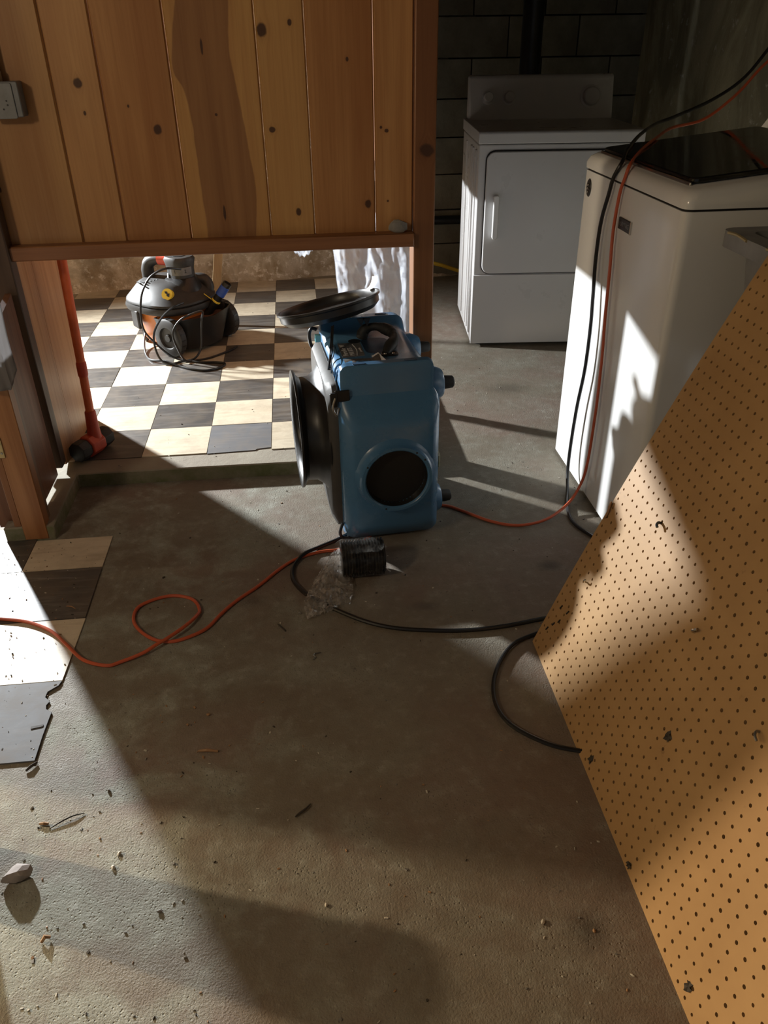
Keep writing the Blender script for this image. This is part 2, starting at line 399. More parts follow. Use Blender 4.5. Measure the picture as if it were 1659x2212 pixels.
def lump(bm, c, r, seed, squash=(1, 1, 1), rough=.3, sub=2, rz=0):
    rr = random.Random(seed); g = bmesh.ops.create_icosphere(bm, subdivisions=sub, radius=1.0)
    ax = [(Vector((rr.uniform(-1, 1), rr.uniform(-1, 1), rr.uniform(-1, 1))).normalized(), rr.uniform(.55, .95)) for _ in range(9)]
    m = Matrix.Rotation(rz, 3, 'Z')
    for v in g['verts']:
        p = v.co.copy()
        for n_, d_ in ax:                       # chip flat faces off the ball
            e = p.dot(n_) - d_
            if e > 0: p -= n_*e
        p *= 1 + rr.uniform(-rough, rough)*.25
        v.co = m @ Vector((p.x*squash[0]*r, p.y*squash[1]*r, p.z*squash[2]*r)) + Vector(c)
def roundrect(x0, x1, y0, y1, r, n=5):
    out = []
    for cx, cy, a in ((x1-r, y1-r, 0), (x0+r, y1-r, 90), (x0+r, y0+r, 180), (x1-r, y0+r, 270)):
        for k in range(n+1):
            t = R(a + 90*k/n); out.append((cx + r*math.cos(t), cy + r*math.sin(t)))
    return out
def loft(bm, sections, caps=True):
    """sections: lists of equally many 3-D points, closed loops."""
    rings = [[bm.verts.new(p) for p in s] for s in sections]
    for a, b in zip(rings, rings[1:]):
        n = len(a)
        for k in range(n): bm.faces.new((a[k], a[(k+1) % n], b[(k+1) % n], b[k]))
    if caps: bm.faces.new(rings[0][::-1]); bm.faces.new(rings[-1])
def text(name, s, size, mat, parent, m4, depth=.0004):
    c = bpy.data.curves.new(name, 'FONT'); c.body = s; c.size = size; c.extrude = depth; c.align_x = 'CENTER'; c.align_y = 'CENTER'
    tmp = bpy.data.objects.new(name, c); COL.objects.link(tmp)
    me = bpy.data.meshes.new_from_object(tmp.evaluated_get(bpy.context.evaluated_depsgraph_get()))
    bpy.data.objects.remove(tmp, do_unlink=True)
    me.materials.clear(); me.materials.append(mat); o = link(bpy.data.objects.new(name, me), parent); o.matrix_local = m4; return o
def sheet_grid(bm, fn, nu, nv):
    g = [[bm.verts.new(fn(i/(nu-1), j/(nv-1))) for j in range(nv)] for i in range(nu)]
    for i in range(nu-1):
        for j in range(nv-1): bm.faces.new((g[i][j], g[i+1][j], g[i+1][j+1], g[i][j+1]))
def nz(x, y, z=0.0):
    from mathutils import noise
    return noise.noise(Vector((x, y, z)))
B = bmesh.new
ZS = .0525            # height of the raised slab of the tiled room

# ------------------------------------------------------------------ the setting: floors
bm = B(); box(bm, (-4.1, -2.4, -.12), (2.2, 5.6, 0))
floor = struct(obj('floor', bm, M['floor']), 'bare grey concrete basement floor with worn paint and damp stains')
bm = B()
prism(bm, [(-3.3, 2.47), (-.95, 2.47), (-.95, 2.13), (-.80, 2.13), (-.802, 2.46), (-.40, 2.458), (.0, 2.452), (.452, 2.44), (.452, 5.0), (-3.3, 5.2)], -.02, ZS-.003)
slab = struct(obj('floor', bm, M['slab'], None, bevel=.004, seg=1), 'raised slab of the tiled room with green mould on its edge')
# back room tiles: 9 inch, chequered, each one a part of the slab
TX, TY, TS = -.6001, 2.5567, .2286
tile_me = {}
def tile_mesh(key, pts, mat, h=.004):
    if key not in tile_me:
        b = B(); prism(b, pts, 0, h)
        me = bpy.data.meshes.new('tile'); bmesh.ops.recalc_face_normals(b, faces=b.faces[:]); b.to_mesh(me); b.free()
        me.materials.append(mat); tile_me[key] = me
    return tile_me[key]
def put_tile(me, x, y, z, parent, rz=0):
    o = link(bpy.data.objects.new('tile', me), parent); o.location = (x, y, z); o.rotation_euler = (rnd.uniform(-.002, .002), rnd.uniform(-.002, .002), rz+rnd.uniform(-.004, .004)); return o
g = .0011
full = [(g, g), (TS-g, g), (TS-g, TS-g), (g, TS-g)]
for u in range(-10, 4):
    for v in range(0, 10):
        key = 'cream' if (u+v) % 2 == 0 else 'black'
        x0, y0 = TX+u*TS, TY+v*TS
        if x0 < -2.9 or y0 > 4.75 + .1*x0: continue
        if key == 'black' and v == 0 and u == 1:     # the grey tile with a chipped front edge
            me = tile_mesh('chip', [(g, g-.006), (TS*.42, g-.002), (TS*.75, g), (TS*.78, .010), (TS*.84, .012), (TS-g, .016), (TS-g, TS-g), (g, TS-g)], M['grey_tile'])
        else:
            me = tile_mesh(key, full, M[key])
        put_tile(me, x0, y0, ZS-.003+rnd.uniform(-.0012, .0003), slab)
# half tiles behind the left partition, under the work light
# the tiles left on the front floor, the last ones broken
EX = -.629
def front_tile(pts, mat, z=0.0): 
    me = tile_mesh(('f', pts[0]), pts, M[mat], .0035); o = link(bpy.data.objects.new('tile', me), floor); o.location = (0, 0, z); return o
front_tile([(EX-.2286, 1.956), (EX-.001, 1.956), (EX-.001, 2.120), (EX-.2286, 2.120)], 'cream')
front_tile([(EX-.2305, 1.719), (EX, 1.719), (EX-.001, 1.953), (EX-.2305, 1.953)], 'black', .0006)
front_tile([(EX-.2286, 1.480), (EX-.004, 1.480), (EX-.001, 1.60), (EX+.001, 1.716), (EX-.2286, 1.716)], 'cream')
front_tile([(EX-.2286, 1.233), (EX-.004, 1.233), (EX-.005, 1.30), (EX-.004, 1.345), (EX-.003, 1.375), (EX-.018, 1.385), (EX-.021, 1.398), (EX-.016, 1.410), (EX-.030, 1.425), (EX-.029, 1.443), (EX-.008, 1.462), (EX-.004, 1.4765), (EX-.2286, 1.4765)], 'grey_tile', .001)
for i in range(1, 8):
    for j in range(-1, 5):
        x1 = EX-.2296*i; y0 = 1.233+.2415*j
        if i > 1 and j < 0: continue
        if j < 0: continue
        if x1 > -.96 and y0 > 2.0: continue
        key = 'cream' if (i+j) % 2 == 1 else 'black'
        put_tile(tile_mesh('L'+key, [(0, 0), (.2275, 0), (.2275, .2385), (0, .2385)], M[key], .0035), x1-.2286, y0+.0005, 0, floor)

# ------------------------------------------------------------------ walls
bm = B(); box(bm, (-4.1, -2.4, 2.25), (2.2, 5.6, 2.37)); struct(obj('ceiling', bm, M['ceil']))
bm = B()
def wall_y(x): return 4.972 + .109*(x-.123)
pts = []
bm = B()
def bw(u, v):
    x = -4.0 + u*6.1; z = v*2.25
    base = max(0, 1-z/.16)
    y = wall_y(x) - .05*base*base - .02 + .03*nz(x*3, z*3) + .014*nz(x*11, z*11, 3)
    if z < .30: y -= .035*max(0, min(1, (.30-z)/.02))*(x < .45)
    return (x, y, z)
sheet_grid(bm, bw, 150, 70)
struct(obj('wall_back', bm, M['rubble'], None, smooth=True, angle=60), 'rough whitewashed foundation wall along the back')
# laundry side: block wall behind the dryer with individual blocks, plastered wall at the right
wl = struct(empty('wall_rear', (0, 0, 0)), 'dark concrete block wall behind the dryer')
blk_cache = {}
row = 0; z = 0.0
bm = B(); box(bm, (.44, 5.045, 0), (2.1, 5.12, 2.25)); obj('backing', bm, M['gap'], wl)
while z < 2.2:
    x = .44 - (row % 2)*.20
    while x < 2.05:
        a, b_ = max(x, .44), min(x+.40, 2.06)
        if b_-a > .04:
            k = round(b_-a, 3)
            if k not in blk_cache:
                bb = B(); box(bb, (.004, -.05, .004), (k-.004, .02, .196)); me = bpy.data.meshes.new('block'); bmesh.ops.recalc_face_normals(bb, faces=bb.faces[:]); bb.to_mesh(me); bb.free(); me.materials.append(M['block']); blk_cache[k] = me
            o = link(bpy.data.objects.new('block', blk_cache[k]), wl); o.location = (a, 5.04+rnd.uniform(-.004, .004), z)
        x += .40
    z += .20; row += 1
bm = B()
sheet_grid(bm, lambda u, v: (2.02+.012*nz(u*9, v*5)+.006*nz(u*40, v*20), -2.4+u*7.5, v*2.25), 120, 50)
struct(obj('wall_right', bm, M['plaster'], None, smooth=True, angle=60), 'stained grey-green plaster wall behind the washer')
bm = B(); box(bm, (-4.15, -2.4, 0), (-4.0, 5.2, 2.25)); struct(obj('wall_left', bm, M['plaster']))

# ------------------------------------------------------------------ the knotty pine partition
part = struct(empty('wall_front', (0, 2.5, 0)), 'knotty pine board partition with its bottom cut away')
def plank(x0, x1, mat, z0=.80, z1=2.25, y0=0.0, d=.018):
    # tongue and groove: a V chamfer down both long edges
    c = .004; b = B()
    prism(b, [(x0+.0012, y0+.006), (x0+c+.001, y0), (x1-c-.001, y0), (x1-.0012, y0+.006), (x1-.0012, y0+d), (x0+.0012, y0+d)], z0, z1)
    return obj('plank', b, mat, part)
Lp, Dp = (.44, .245, .105), (.33, .158, .060)
plank(-.98, -.632, pine('pine_a', (0.46, 0.26, 0.105), (0.37, 0.185, 0.07), [(-.835, .955, .004, .008)], seed=1, blotch=.35))
plank(-.632, -.504, pine('pine_b', (0.53, 0.3, 0.125), (0.42, 0.215, 0.085), [(-.564, 1.218, .0115, .013), (-.560, 1.145, .004, .006)], seed=2, blotch=.35))
plank(-.504, -.314, pine('pine_c', (0.48, 0.25, 0.095), (0.36, 0.165, 0.058), [(-.37, 1.10, .011, .013), (-.44, 1.16, .003, .004)], seed=4))
band = dict(l0=.80, l1=1.42, a0=-.32, w=.24,
            lo=[(((z-.80)/.62), (x+.32)/.24) for x, z in ((-.279, 1.405), (-.299, 1.321), (-.308, 1.246), (-.286, 1.2), (-.274, 1.134), (-.272, 1.017), (-.268, .817))],
            hi=[(((z-.80)/.62), (x+.32)/.24) for x, z in ((-.136, 1.403), (-.146, 1.281), (-.140, 1.217), (-.127, 1.118), (-.120, 1.049), (-.111, .94), (-.118, .818))])
plank(-.314, -.075, pine('pine_d', (0.55, 0.315, 0.112), (0.46, 0.24, 0.082), [(-.203, 1.134, .004, .004), (-.222, 1.30, .0035, .020), (-.210, .872, .004, .022)], band, seed=6, blotch=.2))
plank(-.075, .057, pine('pine_e', (0.57, 0.335, 0.125), (0.46, 0.245, 0.085), [(-.058, 1.335, .014, .016), (.018, 1.352, .006, .008), (-.050, 1.093, .009, .008), (.010, .868, .008, .011)], seed=7, blotch=.25))
plank(.057, .243, pine('pine_f', (0.46, 0.23, 0.084), (0.345, 0.152, 0.052), [(.220, .884, .0095, .012), (.170, 1.264, .004, .006)], seed=8))
plank(.243, .357, pine('pine_g', (0.52, 0.275, 0.105), (0.4, 0.19, 0.068), [(.278, 1.083, .006, .005), (.280, .891, .003, .003), (.262, 1.092, .004, .004)], seed=10, blotch=.3))
b = B(); box(b, (-.86, -.040, .762), (.356, .012, .803)); obj('rail', b, M['rail_wood'], part, bevel=.003, seg=1)
b = B(); box(b, (.357, -.020, ZS-.003), (.421, .075, 2.25)); obj('post', b, pine('post_a', (.255, .118, .050), (.175, .075, .030), [(.394, 1.030, .022, .018)], seed=12), part, bevel=.003, seg=1)
# the return side of the partition, running back from the post
ret = struct(empty('wall_partition', (.39, 2.6, 0)), 'side of the pine partition running back from the post')
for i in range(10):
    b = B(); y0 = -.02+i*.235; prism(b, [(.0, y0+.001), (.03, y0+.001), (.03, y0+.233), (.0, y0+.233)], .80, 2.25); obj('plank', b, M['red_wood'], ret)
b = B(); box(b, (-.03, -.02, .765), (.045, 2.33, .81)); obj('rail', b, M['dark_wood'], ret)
# the stub wall at the left: end post, boards, corner stud, loose tan board
stub = struct(empty('trim_1', (0, 0, 0)), 'cut-off stub wall of studs and boards left of the opening')
b = B(); box(b, (-.893, 2.128, .004), (-.822, 2.168, .56)); obj('end_post', b, pine('post_b', (.40, .195, .082), (.27, .118, .046), seed=21), stub, bevel=.002, seg=1)
b = B(); box(b, (-.917, 2.136, .004), (-.8955, 2.165, .55)); obj('door_stop', b, M['post_wood'], stub, bevel=.002, seg=1)
b = B(); box(b, (-.975, 2.175, .028), (-.925, 2.262, .55)); obj('jamb_stud', b, M['red_wood'], stub)
b = B(); box(b, (-.882, 2.169, ZS-.003), (-.826, 2.195, .60)); obj('post_side', b, pine('post_c', (.20, .125, .075), (.145, .085, .05), seed=23), stub)
for i, (y0, y1, z0) in enumerate(((2.197, 2.262, .062), (2.264, 2.425, .066))):
    b = B(); prism(b, [(y0, z0), (y1, z0+.004), (y1, .66+.02*i), (y0, .62+.02*i)], -.870, -.852, 'x'); obj('board', b, M['red_wood'], stub)
b = B(); box(b, (-.905, 2.445, .082), (-.838, 2.498, 2.25)); obj('corner_stud', b, M['dark_wood'], stub, bevel=.004, seg=1)
for i, (y0, y1, z0, z1) in enumerate(((2.500, 2.640, .070, .054), (2.642, 2.925, .054, .054))):
    b = B(); prism(b, [(y0, z0), (y1-.05, z1), (y1, z1), (y1, 2.25), (y0, 2.25)], -.862, -.842, 'x'); o = obj('board', b, M['tan_wood'], stub)
    if i == 1: o['label'] = 'pale tan board with one small knot'
stud_screen = struct(empty('stud_and_screen', (0, 0, 0)), 'stud farther left and boards added to screen the side lamp, out of view')
b = B(); box(b, (-1.575, 1.450, 0), (-1.535, 1.539, 2.25)); obj('stud', b, M['post_wood'], stud_screen, bevel=.003, seg=1)
for i in range(3):
    b = B(); box(b, (-1.565, 1.541+i*.20, 0), (-1.545, 1.739+i*.20, 2.25)); obj('board', b, M['red_wood'], stud_screen)  # boards added to screen the side lamp from floor and pegboard
hg = B(); box(hg, (-.929, 2.1235, .290), (-.879, 2.1275, .352)); hinge = obj('hinge', hg, M['brass'], stub, bevel=.001, seg=1)
for zz in (.305, .335):
    s = B(); lathe(s, [(.0, .0015), (.003, .0012), (.004, 0)], 10, axis_mat((-.886, 2.1235, zz), (0, -1, 0))); obj('screw', s, M['steel'], hinge, smooth=True)

b = B(); box(b, (-2.93, 2.025, 0), (-2.90, 3.50, 2.25)); obj('board', b, M['red_wood'], stud_screen)  # unseen board added to keep the side lamp off dryer and planks
# ------------------------------------------------------------------ dryer
def seam_panel(bm, x0, x1, z0, z1, r, y, d):
    prism(bm, roundrect(x0, x1, z0, z1, r), y, y+d, 'y')
DW, DH, DD = .7203, .960, .62
dry = tag(empty('dryer', (.8076, 3.6655, 0), -.0884), 'white clothes dryer with three knobs on its dark rear console, behind the washer', 'dryer')
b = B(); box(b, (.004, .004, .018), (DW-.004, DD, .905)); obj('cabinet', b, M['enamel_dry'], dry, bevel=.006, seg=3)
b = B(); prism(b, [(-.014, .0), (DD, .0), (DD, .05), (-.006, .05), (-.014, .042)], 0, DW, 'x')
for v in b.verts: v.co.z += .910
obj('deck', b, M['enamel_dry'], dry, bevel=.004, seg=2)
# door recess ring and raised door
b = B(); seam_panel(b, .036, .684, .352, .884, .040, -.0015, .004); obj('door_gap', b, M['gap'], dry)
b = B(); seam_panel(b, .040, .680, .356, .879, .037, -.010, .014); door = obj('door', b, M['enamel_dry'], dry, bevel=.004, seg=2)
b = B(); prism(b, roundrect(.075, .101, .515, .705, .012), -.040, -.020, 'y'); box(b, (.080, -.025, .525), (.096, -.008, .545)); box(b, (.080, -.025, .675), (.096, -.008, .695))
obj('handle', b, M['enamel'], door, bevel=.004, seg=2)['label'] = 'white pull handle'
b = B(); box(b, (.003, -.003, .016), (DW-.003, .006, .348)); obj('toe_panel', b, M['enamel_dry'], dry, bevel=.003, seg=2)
b = B()
prism(b, [(.50, .955), (.60, .955), (.60, 1.145), (.565, 1.150), (.548, 1.140)], .012, DW-.012, 'x'); con = obj('console', b, M['enamel_dry'], dry, bevel=.01, seg=3)
for kx, kr in ((.105, .024), (.205, .026), (.600, .042)):
    b = B(); n_ = (0, -.97, .25)
    lathe(b, [(kr*1.25, 0), (kr*1.25, .006), (kr, .008), (kr*.92, .030), (kr*.80, .034), (0, .034)], 28, axis_mat((kx, .527, 1.052), n_)); obj('knob', b, M['enamel_dry'], con, smooth=True)
for yy in (.06, .16, .23, .42):
    b = B(); box(b, (-.0035, yy, .05), (.006, yy+.028, .88)); obj('side_rib', b, M['enamel_dry'], dry, bevel=.003, seg=2)
for fx, fy in ((.05, .05), (DW-.05, .05), (.05, DD-.05), (DW-.05, DD-.05)):
    b = B(); lathe(b, [(0, 0), (.018, 0), (.018, .012), (.010, .012), (.010, .02)], 12, Matrix.Translation((fx, fy, 0))); obj('foot', b, M['blk'], dry)

# ------------------------------------------------------------------ washer
was = tag(empty('washer', (.892, 2.17, 0), .0), 'white top-load washing machine with dark glass lid, cords draped over its front', 'washing machine')
# local: front faces -x; width along y (-.35 .. .35); depth along +x
b = B(); prism(b, roundrect(.0, .68, -.352, .352, .022), .012, .962); obj('cabinet', b, M['enamel'], was, smooth=True, angle=50)
b = B(); prism(b, roundrect(.004, .676, -.348, .348, .020), .961, .968); obj('seam', b, M['gap'], was)
b = B()
def top_ring(inset, z0, slope, r): return [(x, y, z0+slope*x) for x, y in roundrect(inset, .682-inset*.3, -.353+inset, .353-inset, r)]
loft(b, [top_ring(-.002, .968, .0, .024), top_ring(-.003, .985, .03, .026), top_ring(.004, 1.000, .09, .028), top_ring(.018, 1.008, .10, .028)]); obj('top_frame', b, M['enamel'], was, smooth=True, angle=50)
b = B(); prism(b, roundrect(.030, .50, -.300, .300, .02), 0, .012)
for v in b.verts: v.co.z += 1.012+.10*v.co.x
lid = obj('lid', b, M['glass'], was, bevel=.003, seg=2)
b = B(); box(b, (.0255, -.300, 1.008), (.0305, .300, 1.019)); obj('trim_strip', b, M['chrome'], lid, bevel=.0015, seg=1)
b = B(); prism(b, [(.52, 1.05), (.68, 1.06), (.68, 1.20), (.62, 1.20)], -.345, .345, 'y')
obj('console', b, M['enamel'], was, bevel=.012, seg=3)
# oval logo and name badge on the front
b = B(); lathe(b, [(0, .002), (.019, .002), (.021, 0)], 28, axis_mat((-.0005, .296, .916), (-1, 0, 0), (0, 0, 1)) @ Matrix.Diagonal((1.25, .95, 1, 1))); emb = obj('emblem', b, M['blk'], was, smooth=True)
for dz, ww in ((.008, .009), (-.002, .010), (-.012, .007)):
    b = B(); tube(b, spline([(-.0032, .296-ww, .916+dz-.002), (-.0032, .296, .916+dz+.003), (-.0032, .296+ww, .916+dz-.003)], 5), .0016, 6); obj('emblem_stroke', b, M['chrome'], emb)
b = B(); box(b, (-.004, -.062, .853), (.001, .022, .884)); bad = obj('badge', b, M['blk'], was, bevel=.001, seg=1)
b = B(); box(b, (-.0045, -.0665, .852), (.001, -.0615, .885)); obj('badge_edge', b, M['chrome'], bad)
text('badge_text', 'MAYTAG', .017, M['steel'], bad, axis_mat((-.0042, -.020, .8685), (-1, 0, 0), (0, -1, 0)))
for fx, fy in ((.05, -.30), (.05, .30), (.63, -.30), (.63, .30)):
    b = B(); lathe(b, [(0, 0), (.02, 0), (.02, .012), (0, .012)], 12, Matrix.Translation((fx, fy, 0))); obj('foot', b, M['blk'], was)

# ------------------------------------------------------------------ laundry sink
snk = tag(empty('utility_sink', (1.20, 1.50, 0)), 'grey plastic laundry tub with chipped rim, behind the pegboard', 'sink')
b = B()
def rr(x0, x1, y0, y1, z, r=.03): return [(x, y, z) for x, y in roundrect(x0, x1, y0, y1, r, 4)]
loft(b, [rr(-.16, .18, -.17, .17, .50), rr(-.205, .24, -.225, .225, .90), rr(-.25, .27, -.25, .25, .905), rr(-.25, .27, -.25, .25, .94), rr(-.205, .235, -.205, .205, .94), rr(-.19, .21, -.19, .19, .88), rr(-.14, .16, -.15, .15, .55)])
obj('basin', b, M['sink'], snk, smooth=True, angle=40)
for lx, ly in ((-.14, -.15), (.16, -.15), (-.14, .15), (.16, .15)):
    b = B(); tube(b, [(lx, ly, 0), (lx, ly, .55)], .018, 8); obj('leg', b, M['sink'], snk)
for y0, y1, dx in ((.13, .21, 0), (-.02, .05, .001), (-.19, -.04, 0)):
    b = B(); tube(b, spline([(-.251+dx, y1, .938), (-.252+dx, (y0+y1)/2, .941), (-.251+dx, y0, .937)], 4), .0035, 6); obj('rim_chip', b, M['brass'], snk)['label'] = 'pale worn chip on the rim'

# ------------------------------------------------------------------ pegboard leaning on the sink: every hole is a hole
def peg_x(z): return .526 + .36*z + .055*z*z
zs = [0.0]; step = .0254
zz, acc, last = 0.0, 0.0, (peg_x(0), 0.0); arc = [(0.0, last)]
while arc[-1][0] < 1.23:
    zz += .001; p = (peg_x(zz), zz); acc += math.dist(p, last); last = p; arc.append((acc, p))
arc_s = np.array([a for a, _ in arc]); arc_x = np.array([p[0] for _, p in arc]); arc_z = np.array([p[1] for _, p in arc])
def peg_at(s, y, depth=0.0):
    x = np.interp(s, arc_s, arc_x); z_ = np.interp(s, arc_s, arc_z)
    sl = .36 + .11*z_; n = np.sqrt(1+sl*sl)
    return np.stack([x + depth/n, y, z_ - depth*sl/n], -1)
NS, NY, Y1, TH = 47, 48, 1.484, .005
ii, jj = np.meshgrid(np.arange(NS), np.arange(NY), indexing='ij')
s0 = (ii.ravel()*step)[:, None]; y0 = (Y1 - (jj.ravel()+1)*step)[:, None]
ang = np.arange(8)*math.pi/4
ou = np.array([1, 1, 0, -1, -1, -1, 0, 1])*.5+.5; ov = np.array([0, 1, 1, 1, 0, -1, -1, -1])*.5+.5
hr = .0033
jit = np.random.RandomState(3).normal(1, .06, s0.shape)
S = np.concatenate([s0+ou*step, s0+step/2+hr*jit*np.cos(ang)], 1); Yv = np.concatenate([y0+ov*step, y0+step/2+hr*jit*np.sin(ang)], 1)
F_ = peg_at(S.ravel(), Yv.ravel(), 0).reshape(-1, 16, 3); Bk = peg_at(S.ravel(), Yv.ravel(), TH).reshape(-1, 16, 3)
V = np.concatenate([F_, Bk], 1).reshape(-1, 3); base = np.arange(F_.shape[0])[:, None, None]*32
k = np.arange(8); k2 = (k+1) % 8
q = np.concatenate([np.stack([k, k2, 8+k2, 8+k], 1), np.stack([8+k, 8+k2, 24+k2, 24+k], 1), np.stack([16+k2, 16+k, 24+k, 24+k2], 1)])
Q = (base + q[None]).reshape(-1, 4)
# outer edge strips
S_edge = []; 
me = bpy.data.meshes.new('pegboard'); nV = len(V)
ex_v, ex_q = [], []
def edge(sa, ya, sb, yb, n):
    for i in range(n):
        s_a, s_b = sa+(sb-sa)*i/n, sa+(sb-sa)*(i+1)/n; y_a, y_b = ya+(yb-ya)*i/n, ya+(yb-ya)*(i+1)/n
        o_ = nV+len(ex_v); 
        for s_, y_, d_ in ((s_a, y_a, 0), (s_b, y_b, 0), (s_b, y_b, TH), (s_a, y_a, TH)): ex_v.append(peg_at(np.array(s_), np.array(y_), d_))
        ex_q.append([o_, o_+1, o_+2, o_+3])
edge(0, Y1, NS*step, Y1, NS); edge(0, Y1-NY*step, NS*step, Y1-NY*step, NS); edge(0, Y1, 0, Y1-NY*step, 4); edge(NS*step, Y1, NS*step, Y1-NY*step, 4)
me.from_pydata(np.concatenate([V, np.array(ex_v)]).tolist(), [], Q.tolist()+ex_q); me.update(); me.materials.append(M['peg'])
peg = link(bpy.data.objects.new('pegboard', me))
tag(peg, 'large tan perforated hardboard sheet leaning on the sink at the right', 'pegboard')
def on_peg(s, y, h=0.0): return Vector(peg_at(np.array(s), np.array(y), -h))
def s_of(z_): return float(np.interp(z_, arc_z, arc_s))
def hook(y, z_, dy, ds, ln, rad, mat, name, lab):
    s_ = s_of(z_); b = B()
    tube(b, spline([on_peg(s_, y, -.004), on_peg(s_, y, .006), on_peg(s_+ds*.5, y+dy*.5, .012), on_peg(s_+ds, y+dy, ln)], 5), rad, 7)
    o = obj(name, b, mat, peg, smooth=True); o['label'] = lab; return o
hook(1.293, .459, -.012, -.006, .012, .0030, M['blk'], 'hook', 'bent black wire hook')
hook(1.040, .385, -.010, .012, .010, .0026, M['chrome'], 'peg', 'pale metal peg')
hook(.805, .379, -.016, -.006, .012, .0022, M['steel'], 'peg', 'thin steel peg')
hook(1.404, .235, -.004, .008, .010, .0022, M['chrome'], 'peg', 'small bright peg')
for y_, z_ in ((1.425, .105), (1.440, .085), (1.447, .130), (1.412, .140), (1.455, .060)):
    s_ = s_of(z_); b = B(); tube(b, [on_peg(s_, y_, .0015), on_peg(s_+.011, y_-.004, .002)], .0017, 6); obj('staple', b, M['blk'], peg)
def torn(y, z_, r, seed):
    b = B(); rr_ = random.Random(seed); s_ = s_of(z_); c = b.verts.new(on_peg(s_, y, .0012)); ring = []
    for i in range(14):
        a = i*2*math.pi/14; q_ = r*rr_.uniform(.6, 1.25); ring.append(b.verts.new(on_peg(s_+q_*math.cos(a)*1.3, y+q_*math.sin(a), .0004+.004*(rr_.random() < .25))))
    for i in range(14): b.faces.new((c, ring[i], ring[(i+1) % 14]))
    o = obj('torn_patch', b, M['twig'], peg); o['label'] = 'dark torn hole in the hardboard'
torn(.944, .227, .009, 1); torn(1.075, .028, .008, 2); torn(.615, .030, .008, 3); torn(.842, .012, .006, 4)
b = B(); tube(b, spline([on_peg(s_of(.385), 1.4838, .001), on_peg(s_of(.40), 1.480, .006), on_peg(s_of(.375), 1.472, .004), on_peg(s_of(.362), 1.476, .002)], 4), .0026, 6); obj('clip', b, M['splinter'], peg)['label'] = 'rusty wire clip on the edge'

# ------------------------------------------------------------------ blue air scrubber
MW, MD, MH = .276, .44, .555
mov = tag(empty('air_scrubber', (.085, 2.02, 0), R(5)), 'blue moulded air scrubber with round front port, standing upright by the opening', 'air scrubber')
b = B()
def sec(y, x0, x1, z0, z1, r): return [(x, y, z) for x, z in roundrect(x0, x1, z0, z1, r, 5)]
# main shell: sections along y; lips in front and behind, a lower saddle between
loft(b, [sec(.0, .014, .262, .030, .546, .020), sec(.004, .006, .270, .024, .553, .022), sec(.022, .004, .272, .022, .555, .022),
         sec(.027, .003, .273, .020, .534, .030), sec(.12, .0, .276, .018, .528, .042), sec(.36, .0, .274, .018, .528, .042), sec(.385, .0, .272, .018, .536, .030),
         sec(.40, .0, .270, .018, .560, .030), sec(.43, .002, .266, .02, .560, .032), sec(.44, .012, .258, .03, .548, .032)])
shell = obj('housing', b, M['blue'], mov, smooth=True, angle=48)
# lower front bulge with chamfered shoulders
b = B()
def fsec(y, x0, x1, z0, z1, r): return [(x, y, z) for x, z in roundrect(x0, x1, z0, z1, r, 5)]
loft(b, [fsec(.006, .000, .280, .010, .478, .03), fsec(-.002, -.004, .288, .004, .462, .03), fsec(-.024, .002, .282, .014, .442, .03), fsec(-.050, .022, .264, .050, .400, .03), fsec(-.058, .034, .254, .066, .384, .03)])
obj('front_bulge', b, M['blue'], shell, smooth=True, angle=45)
# front port collar, flared into the bulge, with a dark duct inside
pc = Vector((.146, -.060, .236))
b = B(); lathe(b, [(.118, -.004), (.108, .004), (.103, .016), (.102, .030), (.094, .030), (.090, .026), (.088, .010), (.086, -.0)], 56, axis_mat(pc, (0, -1, 0)))
port = obj('port_collar', b, M['blue'], mov, smooth=True, angle=40)
b = B(); lathe(b, [(.0895, .024), (.087, .005), (.086, .0012), (0, .0012)], 48, axis_mat(pc, (0, -1, 0))); obj('duct', b, M['blk'], port, smooth=True)
for a in (35, 55, 150, 250):
    b = B(); lathe(b, [(0, .0004), (.003, .0004), (.003, -.002)], 8, axis_mat(pc+Vector((math.cos(R(a))*.098, -.030, math.sin(R(a))*.098)), (0, -1, 0))); obj('screw', b, M['ink'], port)
# four small moulded dimples on the upper front
for dx, dz in ((.055, .512), (.215, .516), (.060, .478), (.222, .482)):
    b = B(); lathe(b, [(0, .0035), (.006, .003), (.010, 0)], 16, axis_mat((dx, .0035, dz), (0, -1, 0))); obj('dimple', b, M['blue'], shell, smooth=True)
# thin plates in darker blue, painting the shade of cut-outs in the lips
for dx, yy, zt in ((.060, .010, .5555), (.205, .010, .5555), (.20, .418, .5605)):
    b = B(); prism(b, roundrect(dx-.018, dx+.018, yy-.007, yy+.007, .006), zt-.001, zt+.0012); obj('notch_shade', b, simple('notch_shade_blue', (.03, .09, .18), .5), shell)
# vertical groove mouldings on the upper left edge
for yy in (.045, .075):
    b = B(); tube(b, spline([(-.001, yy, .40), (-.002, yy, .47), (.004, yy, .520), (.018, yy, .5345)], 5), .003, 8); obj('rib', b, M['blue'], shell, smooth=True)
